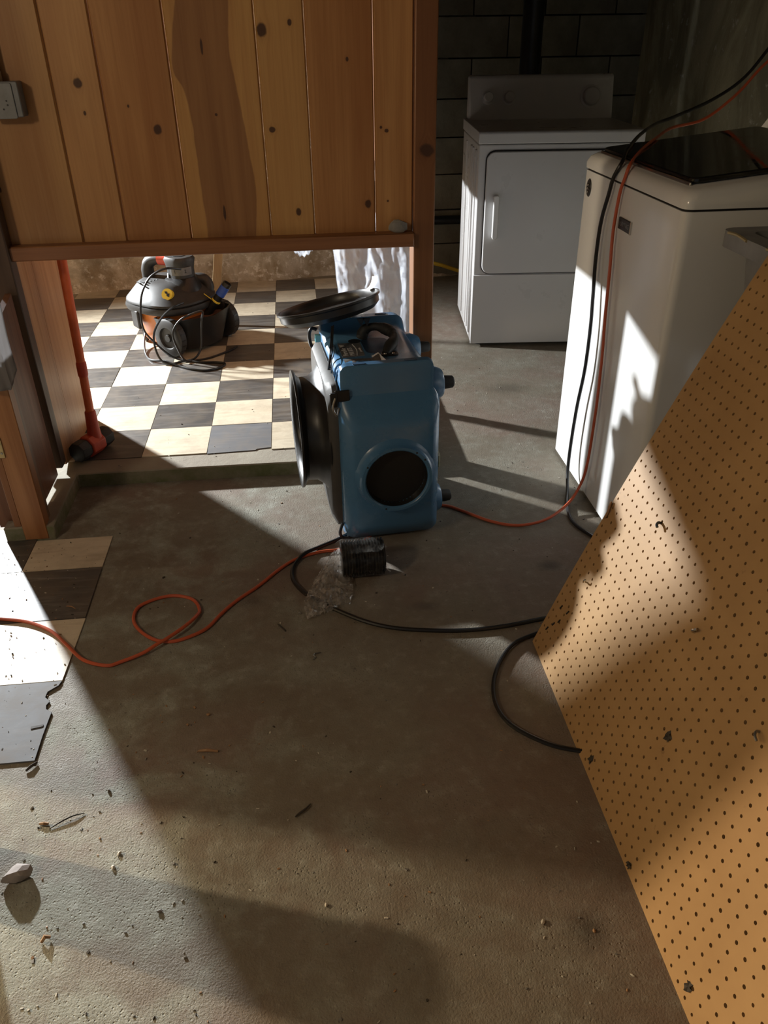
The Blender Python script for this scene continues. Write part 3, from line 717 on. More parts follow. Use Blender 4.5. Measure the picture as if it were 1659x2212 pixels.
# right side bosses with rubber feet
for yy, zz, sc in ((.085, .448, 1.0), (.075, .070, 1.0), (.375, .455, .9)):
    b = B(); lathe(b, [(.060*sc, -.006), (.056*sc, .012), (.042*sc, .042), (.038*sc, .046), (0, .046)], 28, axis_mat((.270, yy, zz), (1, 0, 0))); bs = obj('boss', b, M['blue'], mov, smooth=True, angle=40)
    b = B(); lathe(b, [(.021*sc, .044), (.018*sc, .078), (.014*sc, .082), (0, .082)], 20, axis_mat((.270, yy, zz), (1, 0, 0))); obj('rubber_foot', b, M['rubber'], bs, smooth=True, angle=40)
for fx, fy in ((.04, .05), (.235, .05), (.04, .39), (.235, .39)):
    b = B(); lathe(b, [(0, 0), (.016, 0), (.018, .022), (0, .022)], 16, Matrix.Translation((fx, fy, 0))); obj('rubber_foot', b, M['rubber'], mov, smooth=True, angle=40)
# dark intake housing on the left with a flared ring
b = B()
def lsec(x, y0, y1, z0, z1, r): return [(x, y, z) for y, z in roundrect(y0, y1, z0, z1, r, 5)]
loft(b, [lsec(.002, .003, .435, .024, .497, .05), lsec(-.016, .006, .432, .028, .493, .05), lsec(-.030, .018, .42, .05, .480, .06)])
intake = obj('intake_housing', b, M['grey_plastic'], mov, smooth=True, angle=40)
rc = Vector((-.030, .205, .285))
b = B(); lathe(b, [(.195, -.004), (.175, .010), (.160, .030), (.158, .058), (.164, .066), (.176, .070), (.180, .074), (.180, .080), (.172, .080), (.158, .074), (.150, .060), (.148, .01), (.140, .004), (0, .004)], 64, axis_mat(rc, (-1, 0, 0)))
obj('intake_ring', b, M['blk'], intake, smooth=True, angle=40)['label'] = 'round black flared intake ring'
b = B(); prism(b, roundrect(.002, .437, .022, .4995, .05), -.003, .0015, 'x'); obj('seam', b, M['ink'], intake)
# latch clips on the seam
def latch(y, z_, s=1.0):
    b = B(); box(b, (-.012, y-.004, z_-.016), (.030, y+.002, z_+.018)); box(b, (-.026, y-.008, z_-.03), (-.006, y+.001, z_+.012))
    o = obj('latch', b, M['blk'], mov, bevel=.003, seg=2)
    b = B(); tube(b, spline([(-.012, y-.009, z_+.0), (-.020, y-.013, z_-.028), (-.010, y-.012, z_-.052), (-.002, y-.008, z_-.030)], 5), .003, 7); obj('wire', b, M['steel'], o, smooth=True)
latch(-.004, .470); 
b = B(); tube(b, spline([(-.006, .43, .52), (-.022, .43, .525), (-.030, .43, .505), (-.026, .43, .470), (-.010, .43, .455)], 5), .006, 8); obj('latch', b, M['blk'], mov, smooth=True)
b = B(); tube(b, spline([(-.006, -.006, .06), (-.016, -.012, .03), (-.006, -.014, .012), (.030, -.012, .012), (.060, -.006, .018)], 5), .005, 8); obj('latch', b, M['blk'], mov, smooth=True)
b = B(); box(b, (-.022, .33, .512), (-.004, .345, .535)); obj('tag', b, M['cyan'], mov, bevel=.002)['label'] = 'pale blue plastic tag'
# top: flat plate whose dark blue paints the hand hold's shade, handle wrapped in black tape, labels
b = B(); prism(b, roundrect(.108, .190, .150, .285, .03), .5265, .5292); obj('hand_hold_shade', b, simple('recess_shade_blue', (.012, .035, .075), .5), mov)
b = B(); pth = spline([(.115, .285, .530), (.125, .285, .556), (.155, .280, .566), (.185, .262, .562), (.200, .232, .556), (.196, .195, .550), (.176, .160, .540), (.160, .135, .530)], 7)
rr_ = random.Random(5); tube(b, pth, [.015 + .003*math.sin(i*.35)+rr_.uniform(-.0008, .0008) for i in range(len(pth))], 10)
hd = obj('handle', b, M['rubber'], mov, smooth=True, angle=50); hd['label'] = 'carry handle wrapped in black tape'
b = B(); prism(b, roundrect(.146, .196, .118, .148, .012), .5285, .5325); obj('handle_base', b, M['blk'], hd)
for fx in (.158, .182):
    b = B(); lathe(b, [(0, .003), (.004, .002), (.005, 0)], 10, Matrix.Translation((fx, .132, .5325))); obj('screw', b, M['chrome'], hd)
b = B(); prism(b, [(.034, .135), (.100, .140), (.104, .255), (.036, .258)], .5282, .5290); lb = obj('name_label', b, M['greylab'], mov); lb['label'] = 'grey name label with white lettering'
Tm = lambda x, y, z: Matrix.Translation((x, y, z)) @ Matrix.Rotation(R(90), 4, 'Z')
text('lettering', 'PuroAir W', .021, M['white'], lb, Tm(.047, .196, .5291)); text('lettering', 'Mid 875', .020, M['white'], lb, Tm(.066, .180, .5291)); text('lettering', 'portable', .010, M['white'], lb, Tm(.094, .190, .5291))
b = B(); tube(b, spline([(.078, .145, .529), (.084, .19, .529), (.079, .240, .529)], 6), .0014, 6); obj('swoosh', b, M['white'], lb)
b = B(); lathe(b, [(0, .001), (.019, .001), (.019, 0)], 24, Matrix.Translation((.090, .268, .5285))); obj('round_label', b, M['ink'], mov)
b = B(); sheet_grid(b, lambda u, v: (.034+u*.100, .042+v*.080-.01*u, .5290+.004*max(0, nz(u*9, v*9, 2))+.010*max(0, u-.8)*5*(.3+v)), 16, 12); obj('peeled_label', b, M['peel'], mov, smooth=True)['label'] = 'torn grey label with curling edge'
b = B(); sheet_grid(b, lambda u, v: (.128+u*.020-.012*v, .040+.085*v, .531+.010*u), 4, 8); obj('label_edge', b, M['white'], mov, smooth=True)
b = B(); tube(b, spline([(.022, .250, .529), (.018, .200, .530), (.010, .150, .533), (-.002, .110, .530), (-.006, .095, .500)], 5), .0016, 6); obj('wire', b, M['blk'], mov)
b = B(); box(b, (-.020, .02, .5), (.0, .02, .5)); b.free()

# ------------------------------------------------------------------ round black duct cover lying tilted on the scrubber
cov = tag(empty('duct_cover', (.084, 2.400, .603)), 'round black plastic duct cover lying tilted on top of the blue scrubber', 'cover')
nrm = Vector((-.20, .17, 1.0)).normalized(); cm = axis_mat((0, 0, 0), nrm)
b = B(); lathe(b, [(0, -.012), (.140, -.012), (.150, -.006), (.152, .012), (.157, .018), (.163, .018), (.163, .012), (.157, .008), (.156, -.010), (.140, -.024), (0, -.024)], 64, cm); obj('dish', b, M['blk'], cov, smooth=True, angle=40)
rd = Vector((.93, .36, 0)); rd = (rd - nrm*rd.dot(nrm)).normalized(); tg = nrm.cross(rd)
b = B(); sheet_grid(b, lambda u, v: rd*(.140+.058*u*(1-.25*u)) + nrm*(.0195+.030*u*u) + tg*((v-.5)*.040+.018*u), 7, 4); obj('tape', b, M['white'], cov, smooth=True)['label'] = 'strip of white tape on the rim'
for a in (-.6, .3):
    b = B(); prism(b, [(-.012, -.026), (.012, -.026), (.002, -.050)], -.002, .002, 'y')
    for v in b.verts: v.co = v.co + Vector((.10+.02*a, -.10, .02))
    obj('tab', b, M['blk'], cov)
b = B(); tube(b, [(.0, -.155, -.008), (-.012, -.215, -.075), (-.022, -.245, -.115)], .0026, 6); tube(b, [(.004, -.155, -.006), (-.006, -.212, -.07), (-.020, -.245, -.115)], .0022, 6); obj('cable_tie', b, M['blk'], cov)['label'] = 'black cable tie down to the scrubber seam'

# ------------------------------------------------------------------ wet and dry vacuum
VA = R(-40)
VX, VY = -.615, 3.82
vac = tag(empty('wet_dry_vacuum', (VX, VY, ZS+.001), VA), 'black and orange wet and dry vacuum on the chequered tiles', 'vacuum cleaner')
# local +x: towards the rear bin and big wheels
b = B()
def ell(rx, ry, z, cx=0, n=36, p=2.6, cy=0):
    o_ = []
    for k_ in range(n):
        a = 2*math.pi*k_/n; c_, s_ = math.cos(a), math.sin(a)
        o_.append((cx+rx*math.copysign(abs(c_)**(2/p), c_), cy+ry*math.copysign(abs(s_)**(2/p), s_), z))
    return o_
loft(b, [ell(.130, .128, .025), ell(.140, .138, .04), ell(.168, .163, .170), ell(.170, .165, .182)]); obj('drum', b, M['orange'], vac, smooth=True, angle=45)
b = B(); loft(b, [ell(.174, .170, .172), ell(.197, .190, .178), ell(.203, .195, .192), ell(.199, .191, .207), ell(.182, .177, .209)]); obj('rim', b, M['dusty'], vac, smooth=True, angle=45)
b = B(); loft(b, [ell(.190, .184, .208), ell(.197, .189, .215), ell(.195, .187, .223), ell(.166, .160, .250, -.005), ell(.130, .120, .287, -.012), ell(.100, .085, .300, -.018)]); head = obj('motor_head', b, M['dusty'], vac, smooth=True, angle=32)
for i in range(6):
    b = B(); q_ = -.075+i*.016; tube(b, [(-.070+q_*.3, q_-.035, .293), (-.015+q_*.3, q_-.060, .300)], .0032, 6); obj('vent_slot', b, M['ink'], head)
for i in range(4):
    b = B(); a = R(170+i*7); tube(b, [(.178*math.cos(a), .170*math.sin(a), .240), (.150*math.cos(a), .142*math.sin(a), .266)], .003, 6); obj('vent_slot', b, M['ink'], head)
for aa in (-108, 100):                                     # side latches
    b = B(); box(b, (.172, -.036, .100), (.196, .036, .185), Matrix.Rotation(R(aa), 4, 'Z')); obj('latch', b, M['dusty'], vac, bevel=.006)
# discharge tower with its round port, on a black front shroud
TXv, TYv = .062, .026
b = B(); loft(b, [ell(.118, .118, .214, .052, 36, 2.4, .0), ell(.112, .110, .232, .052, 36, 2.4, .005), ell(.088, .084, .282, TXv-.004, 36, 2.3, TYv-.008), ell(.064, .062, .312, TXv, 36, 2.3, TYv)]); obj('front_shroud', b, M['blk'], head, smooth=True, angle=50)
b = B(); loft(b, [ell(.060, .058, .290, TXv, 36, 2.6, TYv), ell(.058, .056, .345, TXv, 36, 2.6, TYv), ell(.061, .059, .370, TXv, 36, 2.8, TYv), ell(.066, .064, .392, TXv, 36, 2.8, TYv), ell(.060, .058, .405, TXv, 36, 2.6, TYv), ell(.036, .036, .407, TXv, 36, 2, TYv), ell(.034, .034, .37, TXv, 36, 2, TYv)]); tow = obj('discharge_port', b, M['dusty'], head, smooth=True, angle=45)
b = B(); lathe(b, [(0, .409), (.034, .409), (.034, .4065)], 24, Matrix.Translation((TXv, TYv, 0))); obj('port_hole', b, M['ink'], tow)
b = B(); lathe(b, [(.0625, .326), (.0645, .327), (.0660, .362), (.0630, .363)], 14, Matrix.Translation((TXv, TYv, 0)), R(-90), R(6)); obj('grey_sticker', b, M['greylab'], head)['label'] = 'grey sticker marked 1 and 2'
for a, ch in ((-66, '1'), (-24, '2')):
    d_ = Vector((math.cos(R(a)), math.sin(R(a)), 0)); m_ = axis_mat(Vector((TXv, TYv, .345))+d_*.0665, d_, (-d_.y, d_.x, 0)); text('digit', ch, .022, M['ink'], head, m_)
b = B(); lathe(b, [(.0655, .296), (.0665, .297), (.0635, .330), (.0620, .331)], 5, Matrix.Translation((TXv, TYv, 0)), R(-124), R(-110)); obj('white_sticker', b, M['white'], head)
sd = Vector((.395, -.918, .50)).normalized(); sp = Vector((.113, -.121, .268))
b = B(); lathe(b, [(0, .001), (.026, .001), (.026, -.022)], 24, axis_mat(sp, sd)); st = obj('round_sticker', b, M['yellow'], head); st['label'] = 'round yellow warning sticker with a black figure'
b = B(); m_ = axis_mat(sp+sd*.0012, sd, (0, 0, 1)); prism(b, [(-.013, -.012), (.004, -.013), (.003, -.004), (.012, -.001), (.013, .012), (.004, .010), (.001, .002), (-.008, .001)], 0, .0005)
for v in b.verts: v.co = m_ @ v.co
obj('figure', b, M['ink'], st)
# carry handle bridging to the left with the red collar
b = B(); tube(b, spline([(-.110, -.020, .27), (-.105, -.025, .345), (-.075, -.015, .378), (-.02, .0, .388), (.03, .015, .385)], 6), [.030]*6+[.028]*19, 12); obj('carry_handle', b, M['dusty'], head, smooth=True, angle=50)
b = B(); tube(b, [(-.035, -.004, .389), (.008, .008, .388)], .033, 18); obj('collar', b, M['red_plastic'], head, smooth=True, angle=50)['label'] = 'red collar'
b = B(); tube(b, spline([(.115, .11, .21), (.125, .13, .245), (.105, .125, .28), (.075, .10, .285)], 6), .026, 12); obj('hose_elbow', b, M['dusty'], head, smooth=True, angle=50)
# rear accessory bin with the two big wheels
b = B()
def binsec(z, x1, hy, w=0.0): return [(.06, -hy, z), (.12, -hy-.004, z), (x1-.03, -hy*.88, z+w), (x1, -hy*.6, z+w), (x1+.01, 0, z), (x1, hy*.6, z+w), (x1-.03, hy*.88, z+w), (.12, hy+.004, z), (.06, hy, z)]
loft(b, [binsec(.02, .225, .130), binsec(.09, .240, .150), binsec(.150, .255, .170, .01), binsec(.164, .262, .176, .012), binsec(.162, .256, .170, .012), binsec(.08, .235, .145)]); obj('accessory_bin', b, M['blk'], vac, smooth=True, angle=40)
b = B(); loft(b, [ell(.03, .13, .135, .185), ell(.03, .13, .145, .185)]); obj('bin_contents', b, simple('rust_rag', (.13, .06, .045), .9, .5, 40), vac)
for sgn in (-1, 1):
    b = B(); lathe(b, [(.0, .0), (.055, .0), (.082, .004), (.088, .010), (.088, .040), (.080, .046), (.050, .046), (.046, .036), (.018, .036), (.016, .046), (0, .046)], 32, axis_mat((.155, sgn*.150, .088), (0, sgn, 0)))
    wh = obj('wheel', b, M['dusty'], vac, smooth=True, angle=40)
    for i in range(20):
        a = 2*math.pi*i/20; b = B(); c_ = Vector((.155+.0885*math.cos(a), sgn*.175, .088+.0885*math.sin(a))); box(b, (-.0022, -.013, -.0015), (.0022, .013, .0015), Matrix.Translation(c_) @ Matrix.Rotation(-a+math.pi/2, 4, 'Y')); obj('tread', b, M['blk'], wh)
for sgn in (-1, 1):
    b = B(); lathe(b, [(0, -.012), (.024, -.010), (.027, 0), (.024, .010), (0, .012)], 20, axis_mat((-.115, sgn*.095, .028), (.5, 1, 0))); box(b, (-.125, sgn*.095-.008, .03), (-.105, sgn*.095+.008, .075)); obj('caster', b, M['blk'], vac, smooth=True, angle=40)
# the vacuum's own cord, looped over its side and on the tiles (world points, parented to the vacuum)
vac_inv = (Matrix.Translation((VX, VY, ZS+.001)) @ Matrix.Rotation(VA, 4, 'Z')).inverted()
def vac_cord(pts, r=.0048):
    b = B(); tube(b, [vac_inv @ p for p in spline(pts, 7)], r, 7); return obj('cord', b, M['black_cord'], vac, smooth=True)
ZC = ZS+.006
vac_cord([(-.53, 3.66, .43), (-.585, 3.59, .452), (-.647, 3.57, .428), (-.685, 3.56, .381), (-.705, 3.55, .33), (-.716, 3.54, .255), (-.708, 3.53, .193), (-.671, 3.52, .144), (-.624, 3.51, .096), (-.588, 3.52, ZC+.006), (-.540, 3.50, ZC),
          (-.47, 3.47, ZC), (-.40, 3.46, ZC), (-.363, 3.44, ZC), (-.374, 3.400, ZC), (-.433, 3.365, ZC), (-.509, 3.390, ZC), (-.580, 3.45, ZC), (-.638, 3.49, ZC+.008), (-.700, 3.53, ZC), (-.740, 3.62, ZC), (-.760, 3.75, ZC+.03), (-.745, 3.84, ZC+.10)])
vac_cord([(-.535, 3.62, .29), (-.574, 3.56, .288), (-.625, 3.54, .251), (-.664, 3.52, .195), (-.672, 3.51, .136), (-.655, 3.49, ZC+.02), (-.619, 3.47, ZC), (-.560, 3.49, ZC), (-.50, 3.50, ZC+.01), (-.470, 3.52, .11), (-.460, 3.53, .18), (-.452, 3.53, .235), (-.446, 3.55, .268), (-.494, 3.53, .262), (-.550, 3.53, .234), (-.585, 3.52, .181), (-.570, 3.50, .115), (-.54, 3.48, ZC+.008), (-.49, 3.50, ZC), (-.43, 3.53, ZC), (-.36, 3.60, ZC), (-.32, 3.66, ZC)])

# wand end wrapped in blue tape standing in the bin, and the pale stick behind
wnd = tag(empty('vacuum_wand', (-.445, 3.74, .20)), 'short black vacuum wand wrapped in blue tape, stuck in the vacuum bin', 'wand')
ax = Vector((.105, -.01, .135)).normalized()
b = B(); lathe(b, [(0, -.08), (.019, -.08), (.019, .125), (.021, .13), (.021, .178), (.017, .18), (.015, .16), (0, .16)], 20, axis_mat((0, 0, 0), ax)); obj('tube', b, M['blk'], wnd, smooth=True, angle=40)
b = B(); lathe(b, [(.0205, .108), (.0222, .110), (.0222, .158), (.0205, .160)], 20, axis_mat((0, 0, 0), ax)); obj('tape', b, M['bluetape'], wnd, smooth=True, angle=40)
b = B(); lathe(b, [(.0195, .070), (.0215, .072), (.0215, .078), (.0195, .080)], 18, axis_mat((0, 0, 0), ax)); tube(b, [ax*.075+Vector((-.02, 0, .008)), ax*.075+Vector((-.045, 0, .03)), ax*.075+Vector((-.052, 0, .036))], .0022, 6); obj('yellow_tie', b, M['yellow'], wnd)
b = B(); m_ = axis_mat((-.452, 4.02, ZS+.002), Vector((.085, .045, .50)), (1, 0, 0)); box(b, (-.021, -.010, .004), (.021, .010, 1.45), m_)
tag(obj('wooden_stick', b, M['stick_wood'], None, bevel=.001, seg=1), 'pale wooden stick standing upright behind the vacuum', 'stick')

# ------------------------------------------------------------------ sledge hammer leaning in the corner of the opening
ham = tag(empty('sledge_hammer', (-.772, 2.605, ZS)), 'sledge hammer with red handle and black head, standing in the left corner of the opening', 'hammer')
b = B(); ha = Matrix.Rotation(R(62), 4, 'Z') 
hd_ = Matrix.Translation((.0, .0, .040)) @ ha
def oct_sec(x, h): return [hd_ @ Vector((x, h*math.cos(2*math.pi*(k_+.5)/8), h*math.sin(2*math.pi*(k_+.5)/8))) for k_ in range(8)]
loft(b, [oct_sec(-.083, .030), oct_sec(-.080, .036), oct_sec(-.045, .037), oct_sec(-.035, .033), oct_sec(.035, .033), oct_sec(.045, .037), oct_sec(.080, .036), oct_sec(.083, .030)]); obj('head', b, M['rubber'], ham, bevel=.002, seg=1)
b = B(); loft(b, [oct_sec(-.034, .0365), oct_sec(-.030, .040), oct_sec(.030, .040), oct_sec(.034, .0365)]); obj('red_band', b, M['red_paint'], ham, bevel=.002, seg=1)
hx = lambda z_: Vector((.010+.020*z_, .006+.05*z_, z_))
b = B(); tube(b, [hx(.060), hx(.10), hx(.155), hx(.160)], [.026, .021, .019, .017], 16); obj('sleeve', b, M['red_paint'], ham, smooth=True, angle=40)
b = B(); tube(b, [hx(.15), hx(.26), hx(.45), hx(.70), hx(.88)], [.0145, .0145, .0150, .0155, .016], 14); obj('handle', b, M['orange_paint'], ham, smooth=True)
b = B(); tube(b, [hx(.285), hx(.292), hx(.330), hx(.336)], [.0155, .0172, .0172, .0155], 14); obj('tape', b, M['red_paint'], ham, smooth=True)

# ------------------------------------------------------------------ polythene sheets
def drape(name, fn, nu, nv, mat, label, cat='plastic sheet'):
    b = B(); sheet_grid(b, fn, nu, nv); o = obj(name, b, mat, None, smooth=True, angle=60)
    s = o.modifiers.new('thick', 'SOLIDIFY'); s.thickness = .0006; return tag(o, label, cat)
def f1(u, v):
    x = .135 + .280*u + .045*(1-u)*max(0, v-.25); z_ = .764 - .70*v
    cr = abs(nz(u*5+1, v*6, .5)); f = .030*nz(u*4, v*2.2) + .022*cr + .010*nz(u*11, v*13, 4) + .004*nz(u*30, v*26, 9)
    return (x + .006*nz(u*6, v*8, 7), 3.06 - .10*u + f + .02*v, z_)
drape('plastic_sheet', f1, 60, 110, M['sheet'], 'crumpled milky plastic sheet hanging inside the opening beside the pine post')
def f2(u, v):
    a = (u-.5)*2; d = .045*(1-a*a)+.004*math.sin(u*38)*v
    return (-.027+.085*u, 2.528+.012*abs(nz(u*5, v*3)), .778 - (d*.8+.012)*v)
drape('plastic_sheet', f2, 40, 10, M['sheet'], 'small scalloped scrap of plastic hanging under the middle of the rail')
def f3(u, v):
    z_ = .80 - (.245+.045*u)*v - .05*(1-abs(u-.72)/.72 if u < .72 else 1-(u-.72)/.28)*0
    zz_ = .80 - v*(.290 - (.0 if u < .8 else .055*(u-.8)/.2))
    return (-.905+.135*u, 2.085+.012*nz(u*6, v*2)+.006*(u > .86), zz_)
drape('plastic_sheet', f3, 30, 24, M['sheet2'], 'grey plastic flap draped over the cut-off stub wall at the left')

# ------------------------------------------------------------------ extension cords
def cord(name, pts, r, mat, label, k=6, n=8):
    b = B(); tube(b, spline(pts, k), r, n); o = obj(name, b, mat, None, smooth=True); return tag(o, label, 'cord')
OZ = .0048
loopz = {20: .0145, 21: .0150, 22: .0120}
ORL = [(-.98, 1.752), (-.903, 1.745), (-.852, 1.735), (-.775, 1.712), (-.704, 1.666), (-.649, 1.604), (-.597, 1.546), (-.536, 1.518), (-.504, 1.527), (-.453, 1.548), (-.42, 1.572), (-.398, 1.591), (-.36, 1.632), (-.333, 1.68), (-.328, 1.715), (-.351, 1.761), (-.4, 1.784), (-.448, 1.777), (-.493, 1.746), (-.499, 1.695), (-.477, 1.647), (-.434, 1.604), (-.392, 1.590), (-.354, 1.598), (-.303, 1.631), (-.266, 1.692), (-.229, 1.742), (-.171, 1.803), (-.117, 1.872), (-.066, 1.92), (.004, 1.948), (.066, 1.954), (.13, 1.985), (.20, 2.06), (.29, 2.13), (.37, 2.172)]
op = []
for i, (x, y) in enumerate(ORL):
    z_ = OZ + (.0035 if x < -.62 else 0)
    if i in (10, 11, 12): z_ = OZ+.0098
    if i in (9, 13): z_ = OZ+.0045
    op.append((x, y, z_))
op += [(.427, 2.164, OZ), (.473, 2.125, OZ), (.548, 2.053, OZ), (.628, 2.018, OZ), (.721, 2.031, .012), (.811, 2.098, .024), (.866, 2.150, .065), (.874, 2.14, .150), (.876, 2.137, .308), (.877, 2.142, .397), (.877, 2.151, .51), (.877, 2.166, .603), (.878, 2.183, .745), (.878, 2.196, .844), (.880, 2.190, .943), (.884, 2.178, .985), (.899, 2.190, 1.018), (.985, 2.33, 1.036), (1.10, 2.50, 1.048), (1.232, 2.70, 1.052), (1.359, 2.75, 1.070), (1.453, 2.75, 1.139), (1.515, 2.75, 1.21), (1.575, 2.75, 1.27), (1.70, 2.75, 1.42), (1.85, 2.75, 1.62)]
cord('extension_cord', op, .0046, M['orange_cord'], 'orange extension cord looping across the floor, then up over the washer')
kp = [(1.86, 2.86, 1.60), (1.70, 2.86, 1.40), (1.61, 2.85, 1.298), (1.526, 2.85, 1.186), (1.427, 2.85, 1.12), (1.291, 2.82, 1.074), (1.20, 2.76, 1.058), (1.076, 2.58, 1.046), (.95, 2.35, 1.033), (.897, 2.245, 1.016), (.880, 2.25, .975), (.877, 2.262, .93), (.875, 2.289, .85), (.874, 2.291, .745), (.872, 2.27, .642), (.870, 2.253, .548), (.868, 2.250, .416), (.866, 2.272, .279), (.864, 2.28, .138), (.858, 2.262, .05), (.842, 2.20, .012), (.812, 2.106, .0055), (.803, 2.007, .0055), (.843, 1.908, .0055), (.90, 1.78, .0055), (.92, 1.66, .0055), (.86, 1.585, .0055), (.74, 1.575, .0055), (.64, 1.57, .0055),
      (.578, 1.563, .0055), (.468, 1.545, .0055), (.358, 1.541, .0055), (.24, 1.558, .0055), (.164, 1.58, .0055), (.101, 1.615, .0055), (.038, 1.666, .0055), (-.017, 1.717, .0055), (-.05, 1.759, .0055), (-.075, 1.812, .0055), (-.078, 1.863, .0055), (-.066, 1.903, .0055), (-.04, 1.936, .012), (.005, 1.975, .0055), (.071, 2.015, .0065), (.12, 2.06, .0065)]
cord('power_cord', kp, .0055, M['black_cord'], 'black power cord hanging over the washer and curving across the floor to the scrubber')
cord('power_cord', [(.82, 1.52, .006), (.70, 1.535, .006), (.599, 1.528, .006), (.543, 1.506, .006), (.475, 1.474, .006), (.424, 1.412, .006), (.39, 1.335, .006), (.383, 1.261, .006), (.406, 1.202, .006), (.464, 1.148, .006), (.519, 1.122, .006), (.60, 1.10, .006), (.75, 1.12, .006)], .0052, M['black_cord'], 'loop of black cord sticking out from under the pegboard')
cord('gas_hose', [(.38, 4.86, .20), (.60, 4.84, .17), (.829, 4.80, .124), (.91, 4.80, .098), (.998, 4.80, .067), (1.06, 4.80, .045), (1.10, 4.76, .045)], .011, M['yellow_cord'], 'yellow hose on the floor behind the dryer')['category'] = 'hose'
b = B(); tube(b, [(.46, 4.935, .352), (1.9, 4.935, .346)], .026, 14); tag(obj('drain_pipe', b, M['blk'], None, smooth=True, angle=40), 'dark horizontal pipe along the foot of the wall behind the dryer', 'pipe')
b = B(); tube(b, [(1.30, 4.72, .30), (1.30, 4.72, 1.30), (1.30, 4.72, 2.24)], .055, 20); tag(obj('vent_pipe', b, M['blk'], None, smooth=True, angle=40), 'dark vertical vent pipe rising behind the dryer', 'pipe')

# ------------------------------------------------------------------ black flexible duct in a clear bag
dct = tag(empty('flexible_duct', (.122, 1.835, 0), R(2)), 'compressed black flexible duct in a torn clear plastic bag, lying before the scrubber', 'duct')
b = B(); pr = [(0, -.060), (.040, -.060)]
for i in range(15):
    zc = -.058 + .116*i/14; pr += [(.0525, zc), (.0528, zc+.002), (.0455, zc+.0045), (.0455, zc+.0058)]
pr += [(.040, .062), (0, .062)]
lathe(b, pr, 32, axis_mat((0, 0, .0535), (1, 0, 0))); obj('coil', b, simple('shiny_black_foil', (.012, .012, .012), .24, .3), dct, smooth=True, angle=60)
def bagf(u, v):
    a = 2*math.pi*u; x_ = -.072+.142*v; rr_ = .0555*(1-.28*max(0, (v-.86)/.14)**2-.18*max(0, (.12-v)/.12)) + .0022*nz(math.cos(a)*4, math.sin(a)*4, v*9)
    return (x_, rr_*math.cos(a), max(.001, .0545+rr_*math.sin(a)))
b = B(); sheet_grid(b, bagf, 40, 26); obj('bag', b, M['wrap'], dct, smooth=True, angle=80)['label'] = 'clear plastic bag round the coil'
def tailf(u, v):
    w = .060+.050*math.sin(v*2.4); x_ = -.070-.062*v+.012*v*v + (u-.5)*w*1.25 + .02*v*(v > .5)*(v-.5); y_ = .040-.210*v + (u-.5)*.045
    hgt = .004+.052*(1-v)**1.5*(1-abs(2*u-1)**2)+.012*abs(nz(u*6, v*7))+.010*abs(nz(u*13, v*15, 3))+.006*nz(u*22, v*24, 5)
    return (x_+.006*nz(u*9, v*9, 8), y_, max(.0016, hgt))
b = B(); sheet_grid(b, tailf, 40, 56); obj('bag_tail', b, M['tail'], dct, smooth=True, angle=80)['label'] = 'crumpled open end of the clear bag'
b = B(); tube(b, [(.070, -.01, .012), (.080, -.016, .006)], .002, 5); obj('tie', b, M['white'], dct)

# ------------------------------------------------------------------ outlet box and conduit on the partition
ob = tag(empty('outlet_box', (-.757, 2.500, 1.142)), 'small galvanised outlet box with conduit on the pine wall at upper left', 'outlet box')
b = B(); prism(b, roundrect(-.052, .047, .0, .085, .004), -.048, -.0005, 'y'); obj('body', b, M['box_metal'], ob, bevel=.002, seg=1)
b = B(); prism(b, roundrect(-.054, .032, -.003, .082, .005), -.0515, -.048, 'y'); cvp = obj('cover', b, M['box_metal'], ob, bevel=.001, seg=1)
for hx_, hz_ in ((-.022, .055), (-.018, .046), (.012, .040), (.013, .030), (.001, .020), (-.036, .062)):
    b = B(); lathe(b, [(0, .0004), (.0024, .0004), (.0024, -.001)], 8, axis_mat((hx_, -.0516, hz_), (0, -1, 0))); obj('hole', b, M['ink'], cvp)
b = B(); tube(b, [(-.010, -.022, .082), (-.010, -.022, .60), (-.010, -.022, 1.1)], .011, 12); obj('conduit', b, M['dusty'], ob, smooth=True, angle=40)
b = B(); tube(b, [(-.010, -.022, .082), (-.010, -.022, .108)], .016, 8); obj('connector', b, M['steel'], ob)
b = B(); tube(b, [(-.033, -.026, .082), (-.036, -.026, .60), (-.036, -.026, 1.1)], .009, 10); obj('conduit', b, M['box_metal'], ob, smooth=True, angle=40)

# ------------------------------------------------------------------ unseen pail added at the left to cast shadows on the lower floor
bk = tag(empty('shadow_caster', (-.730, .992, 0)), 'grey plastic pail added out of view at the left to cast floor shadows', 'shadow_caster')
b = B(); lathe(b, [(0, 0), (.056, 0), (.060, .006), (.072, .290), (.076, .291), (.076, .308), (.070, .308), (.056, .012), (0, .012)], 36); obj('body', b, M['sink'], bk, smooth=True, angle=40)
b = B(); tube(b, [(.073*math.cos(a), .073*math.sin(a)*.98, .286+.012*abs(math.cos(a))) for a in [math.pi*i/16 for i in range(17)]], .003, 6); obj('handle', b, M['steel'], bk, smooth=True)
